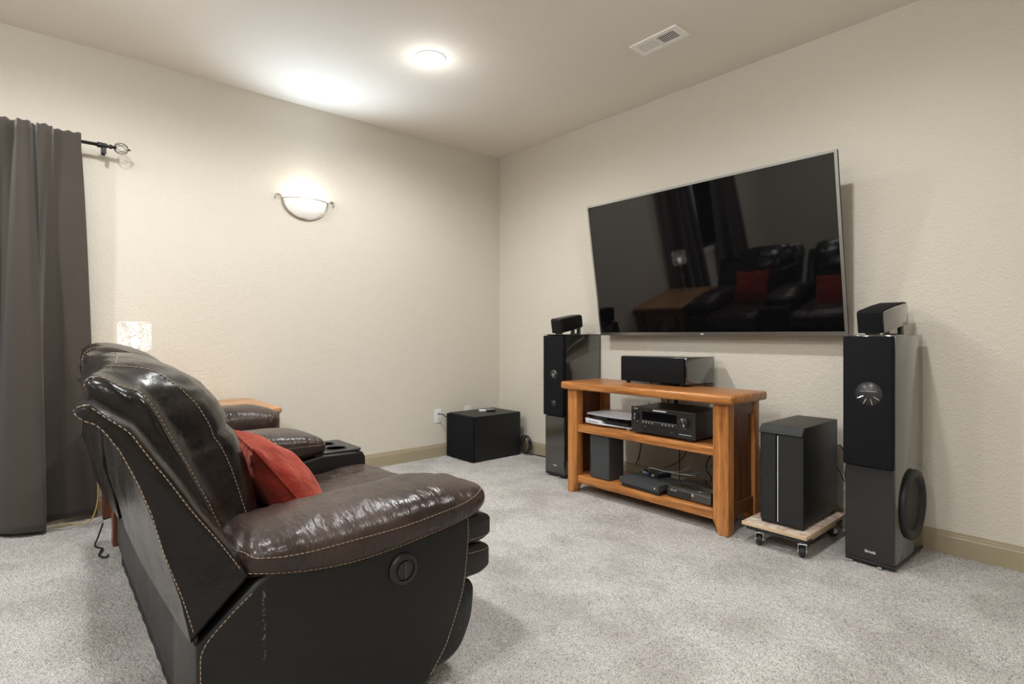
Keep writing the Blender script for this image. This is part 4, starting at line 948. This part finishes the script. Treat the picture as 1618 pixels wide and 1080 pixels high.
# console
cb = [(-3.0, .10), (-2.30, .045), (-2.262, .07), (-2.250, .30), (-2.250, .525), (-2.262, .546), (-2.30, .552), (-2.44, .556), (-2.47, .553), (-2.62, .527), (-2.9, .505), (-3.0, .49)]
link('console_body', prism(BM(), cb, 1.505, 1.788, 'x', 0.012, 3), panel_m, so_, True, O, 40)
b = BM(); holed(b, [(1.515, -2.475), (1.778, -2.475), (1.778, -2.275), (1.762, -2.262), (1.53, -2.262), (1.515, -2.275)], [circ(1.588, -2.358, 0.041, 36), circ(1.705, -2.352, 0.041, 36)], 0.553, 0.562)
tray = link('cup_tray', b, plastic_m, so_, False, O)
for x, y in ((1.588, -2.358), (1.705, -2.352)):
    link('cup_ring', lathe(BM(), [(0.0405, -0.006), (0.041, 0.0015), (0.044, 0.003), (0.048, 0.0015), (0.049, 0.0)], 40, (x - O.x, y - O.y, 0.562)), plastic_m, tray, True)
    link('cup_well', lathe(BM(), [(0.0, -0.0085), (0.040, -0.0085), (0.0405, 0.0)], 40, (x - O.x, y - O.y, 0.562)), dark_m, tray, True)
secs = []
for y, zb, zt, hw_ in [(-2.985, .52, .60, .10), (-2.96, .505, .625, .135), (-2.85, .503, .64, .145), (-2.68, .515, .648, .147), (-2.55, .532, .640, .147), (-2.475, .545, .622, .143), (-2.445, .552, .606, .12), (-2.435, .56, .595, .07)]:
    secs.append([(1.645 + a, y + 0.02, (zb + zt) / 2 + c + 0.008) for a, c in selli(0, 0, hw_ * 1.03, (zt - zb) / 2 * 1.12, 3.2, 20)])
lid = link('console_lid', loft(BM(), secs, 6, 4, lambda p, u, v: Vector((0, 0, .003 * nz(p, 8)))), seat_m, so_, True, O)
# recline button on the outer panel
bt = BM(); prf = [(0.044, 0.0), (0.046, 0.004), (0.040, 0.010), (0.030, 0.011), (0.028, 0.006), (0.025, 0.006), (0.0235, 0.010), (0.0, 0.0115)]
lathe(bt, [(r_, XR + 0.0 + h) for r_, h in prf], 48, (0, -2.575, 0.408), 'x')
bo = link('recline_button', bt, plastic_m, so_, True, O, 35)
link('button_divider', box(BM(), (XR + 0.0105, -2.5765, 0.386), (XR + 0.0125, -2.5735, 0.430)), gloss_m, bo, False, O)
# stitching
W = lambda x, L: [(x, a, c) for a, c in L]
xs_ = XR - 0.008
stitches([br], W(xs_, [(-3.294, .908), (-3.278, .892), (-3.256, .878), (-3.226, .833), (-3.189, .745), (-3.161, .66), (-3.137, .573), (-3.11, .49), (-3.088, .405)]), so_, O)
stitches([br], W(xs_, [(-3.266, .916), (-3.237, .889), (-3.206, .862), (-3.176, .813), (-3.135, .748), (-3.09, .672), (-3.04, .597), (-2.99, .515)]), so_, O)
stitches([br], [(2.665, -3.288, .918), (2.665, -3.278, .92), (2.665, -3.268, .92)], so_, O, dash=.006, gap=.001)
stitches([ap], W(XR, [(-2.972, .462), (-3.02, .425), (-3.072, .37), (-3.078, .30), (-3.078, .10)]), so_, O, lift=0.001)
stitches([ap], W(XR, [(-2.352, .50), (-2.352, .46), (-2.358, .38), (-2.37, .30), (-2.388, .245), (-2.436, .14), (-2.49, .075)]), so_, O, lift=0.001)
stitches([pad], [(2.63, -3.0, .57), (2.67, -2.985, .555), (2.70, -2.962, .545), (2.715, -2.88, .537), (2.72, -2.756, .538), (2.72, -2.593, .541), (2.718, -2.47, .552), (2.70, -2.37, .560), (2.66, -2.29, .572), (2.58, -2.262, .578)], so_, O, dash=.009)
stitches([pad], [(2.66, -2.99, .50), (2.69, -2.965, .495), (2.705, -2.90, .478), (2.71, -2.79, .468), (2.71, -2.60, .470), (2.71, -2.50, .480), (2.70, -2.39, .505), (2.67, -2.31, .522), (2.62, -2.268, .533), (2.56, -2.26, .54)], so_, O, dash=.009)
stitches([bc], [(2.52, y, z) for y, z in ((-3.272, .945), (-3.262, .972), (-3.240, .972), (-3.205, .950), (-3.172, .936), (-3.148, .904), (-3.128, .865), (-3.100, .805), (-3.058, .718), (-3.012, .612), (-2.988, .55))], so_, O, snap=0.15)
stitches([bc], [(2.385, -3.22, .98), (2.385, -3.16, .985), (2.385, -3.11, .965), (2.385, -3.07, .925), (2.385, -3.02, .855), (2.385, -2.985, .775), (2.385, -2.945, .68), (2.385, -2.915, .57), (2.385, -2.90, .50)], so_, O, snap=0.15)
stitches([bc], [(2.37, -3.20, .985), (2.2, -3.18, 1.0), (2.05, -3.17, 1.0), (1.9, -3.18, .99)], so_, O, snap=0.15)
for x in (1.60, 1.49): stitches([bc2], [(x, -3.245, .94), (x, -3.22, .985), (x, -3.17, 1.01), (x, -3.09, 1.0), (x, -3.03, .96), (x, -2.94, .84), (x, -2.88, .70)], so_, O, snap=0.15)
stitches([br2], W(1.575, [(-3.24, .90), (-3.215, .878), (-3.175, .83), (-3.15, .76), (-3.12, .66)]), so_, O)
stitches([br2], W(1.575, [(-3.215, .918), (-3.185, .89), (-3.15, .86), (-3.12, .80)]), so_, O)
for r_ in rolls[:1]: stitches([r_], [(2.650, -2.40, .425), (2.652, -2.30, .420), (2.64, -2.245, .425), (2.55, -2.23, .425)], so_, O)
for r_ in rolls[1:2]: stitches([r_], [(2.650, -2.40, .385), (2.652, -2.30, .378), (2.64, -2.25, .378), (2.55, -2.235, .378)], so_, O)
stitches([pad2], [(0.985, -2.40, .60), (0.97, -2.375, .63), (0.94, -2.365, .655), (0.88, -2.36, .68), (0.82, -2.36, .685)], so_, O, snap=0.2)
stitches([lid], [(1.80, -2.9, .60), (1.80, -2.7, .605), (1.80, -2.55, .605), (1.79, -2.45, .602), (1.74, -2.42, .60), (1.66, -2.41, .60)], so_, O)

# ================================================================ red pillows
def pillow(label, loc, rot, sz=0.42, th_=0.17, seed=0):
    t = thing('throw_pillow', label, 'pillow', loc, rot=rot)
    n = 36; bm = BM()
    def pt(u, v, s):
        pin = 0.055 * (abs(u) ** 2) * (1 - abs(u * v)) ; 
        x = u * (1 - 0.07 * (1 - v * v)) * sz / 2; y = v * (1 - 0.07 * (1 - u * u)) * sz / 2
        h = ((1 - abs(u) ** 2.2) * (1 - abs(v) ** 2.2)) ** 0.55 * th_ / 2
        q = Vector((x + seed, y, s)); w_ = nz(q, 9) * 0.012 + nz(q + Vector((5, 1, 2)), 22) * 0.004
        fold = 0.008 * sin((x * 0.8 + y) * 38 + 3 * nz(q, 6)) * max(0, 1 - 2.2 * h / th_)
        return (x, y, s * (h + (w_ + fold) * min(1, h / 0.02)))
    for s in (1, -1):
        V = [[bm.verts.new(pt(-1 + 2 * i / n, -1 + 2 * j / n, s)) for j in range(n + 1)] for i in range(n + 1)]
        for i in range(n):
            for j in range(n):
                f = [V[i][j], V[i + 1][j], V[i + 1][j + 1], V[i][j + 1]]
                bm.faces.new(f if s > 0 else f[::-1])
    bmesh.ops.remove_doubles(bm, verts=bm.verts, dist=1e-4)
    link('cover', bm, red_m, t, True)
    L = [pt(-1 + 2 * i / 20, -1, 1) for i in range(20)] + [pt(1, -1 + 2 * i / 20, 1) for i in range(20)] + [pt(1 - 2 * i / 20, 1, 1) for i in range(20)] + [pt(-1, 1 - 2 * i / 20, 1) for i in range(20)]
    link('piping', tube(BM(), L, 0.004, 6, 1, True), red_m, t, True)
    return t
pillow('red velvet throw pillow leaning on the near seat behind the right arm', (2.11, -2.712, 0.550), (R(127), R(0), R(-6)), 0.43, 0.17)
pillow('red throw pillow on the far seat, seen only in the television reflection', (1.22, -2.80, 0.655), (R(118), 0, R(4)), 0.38, 0.15, 3)
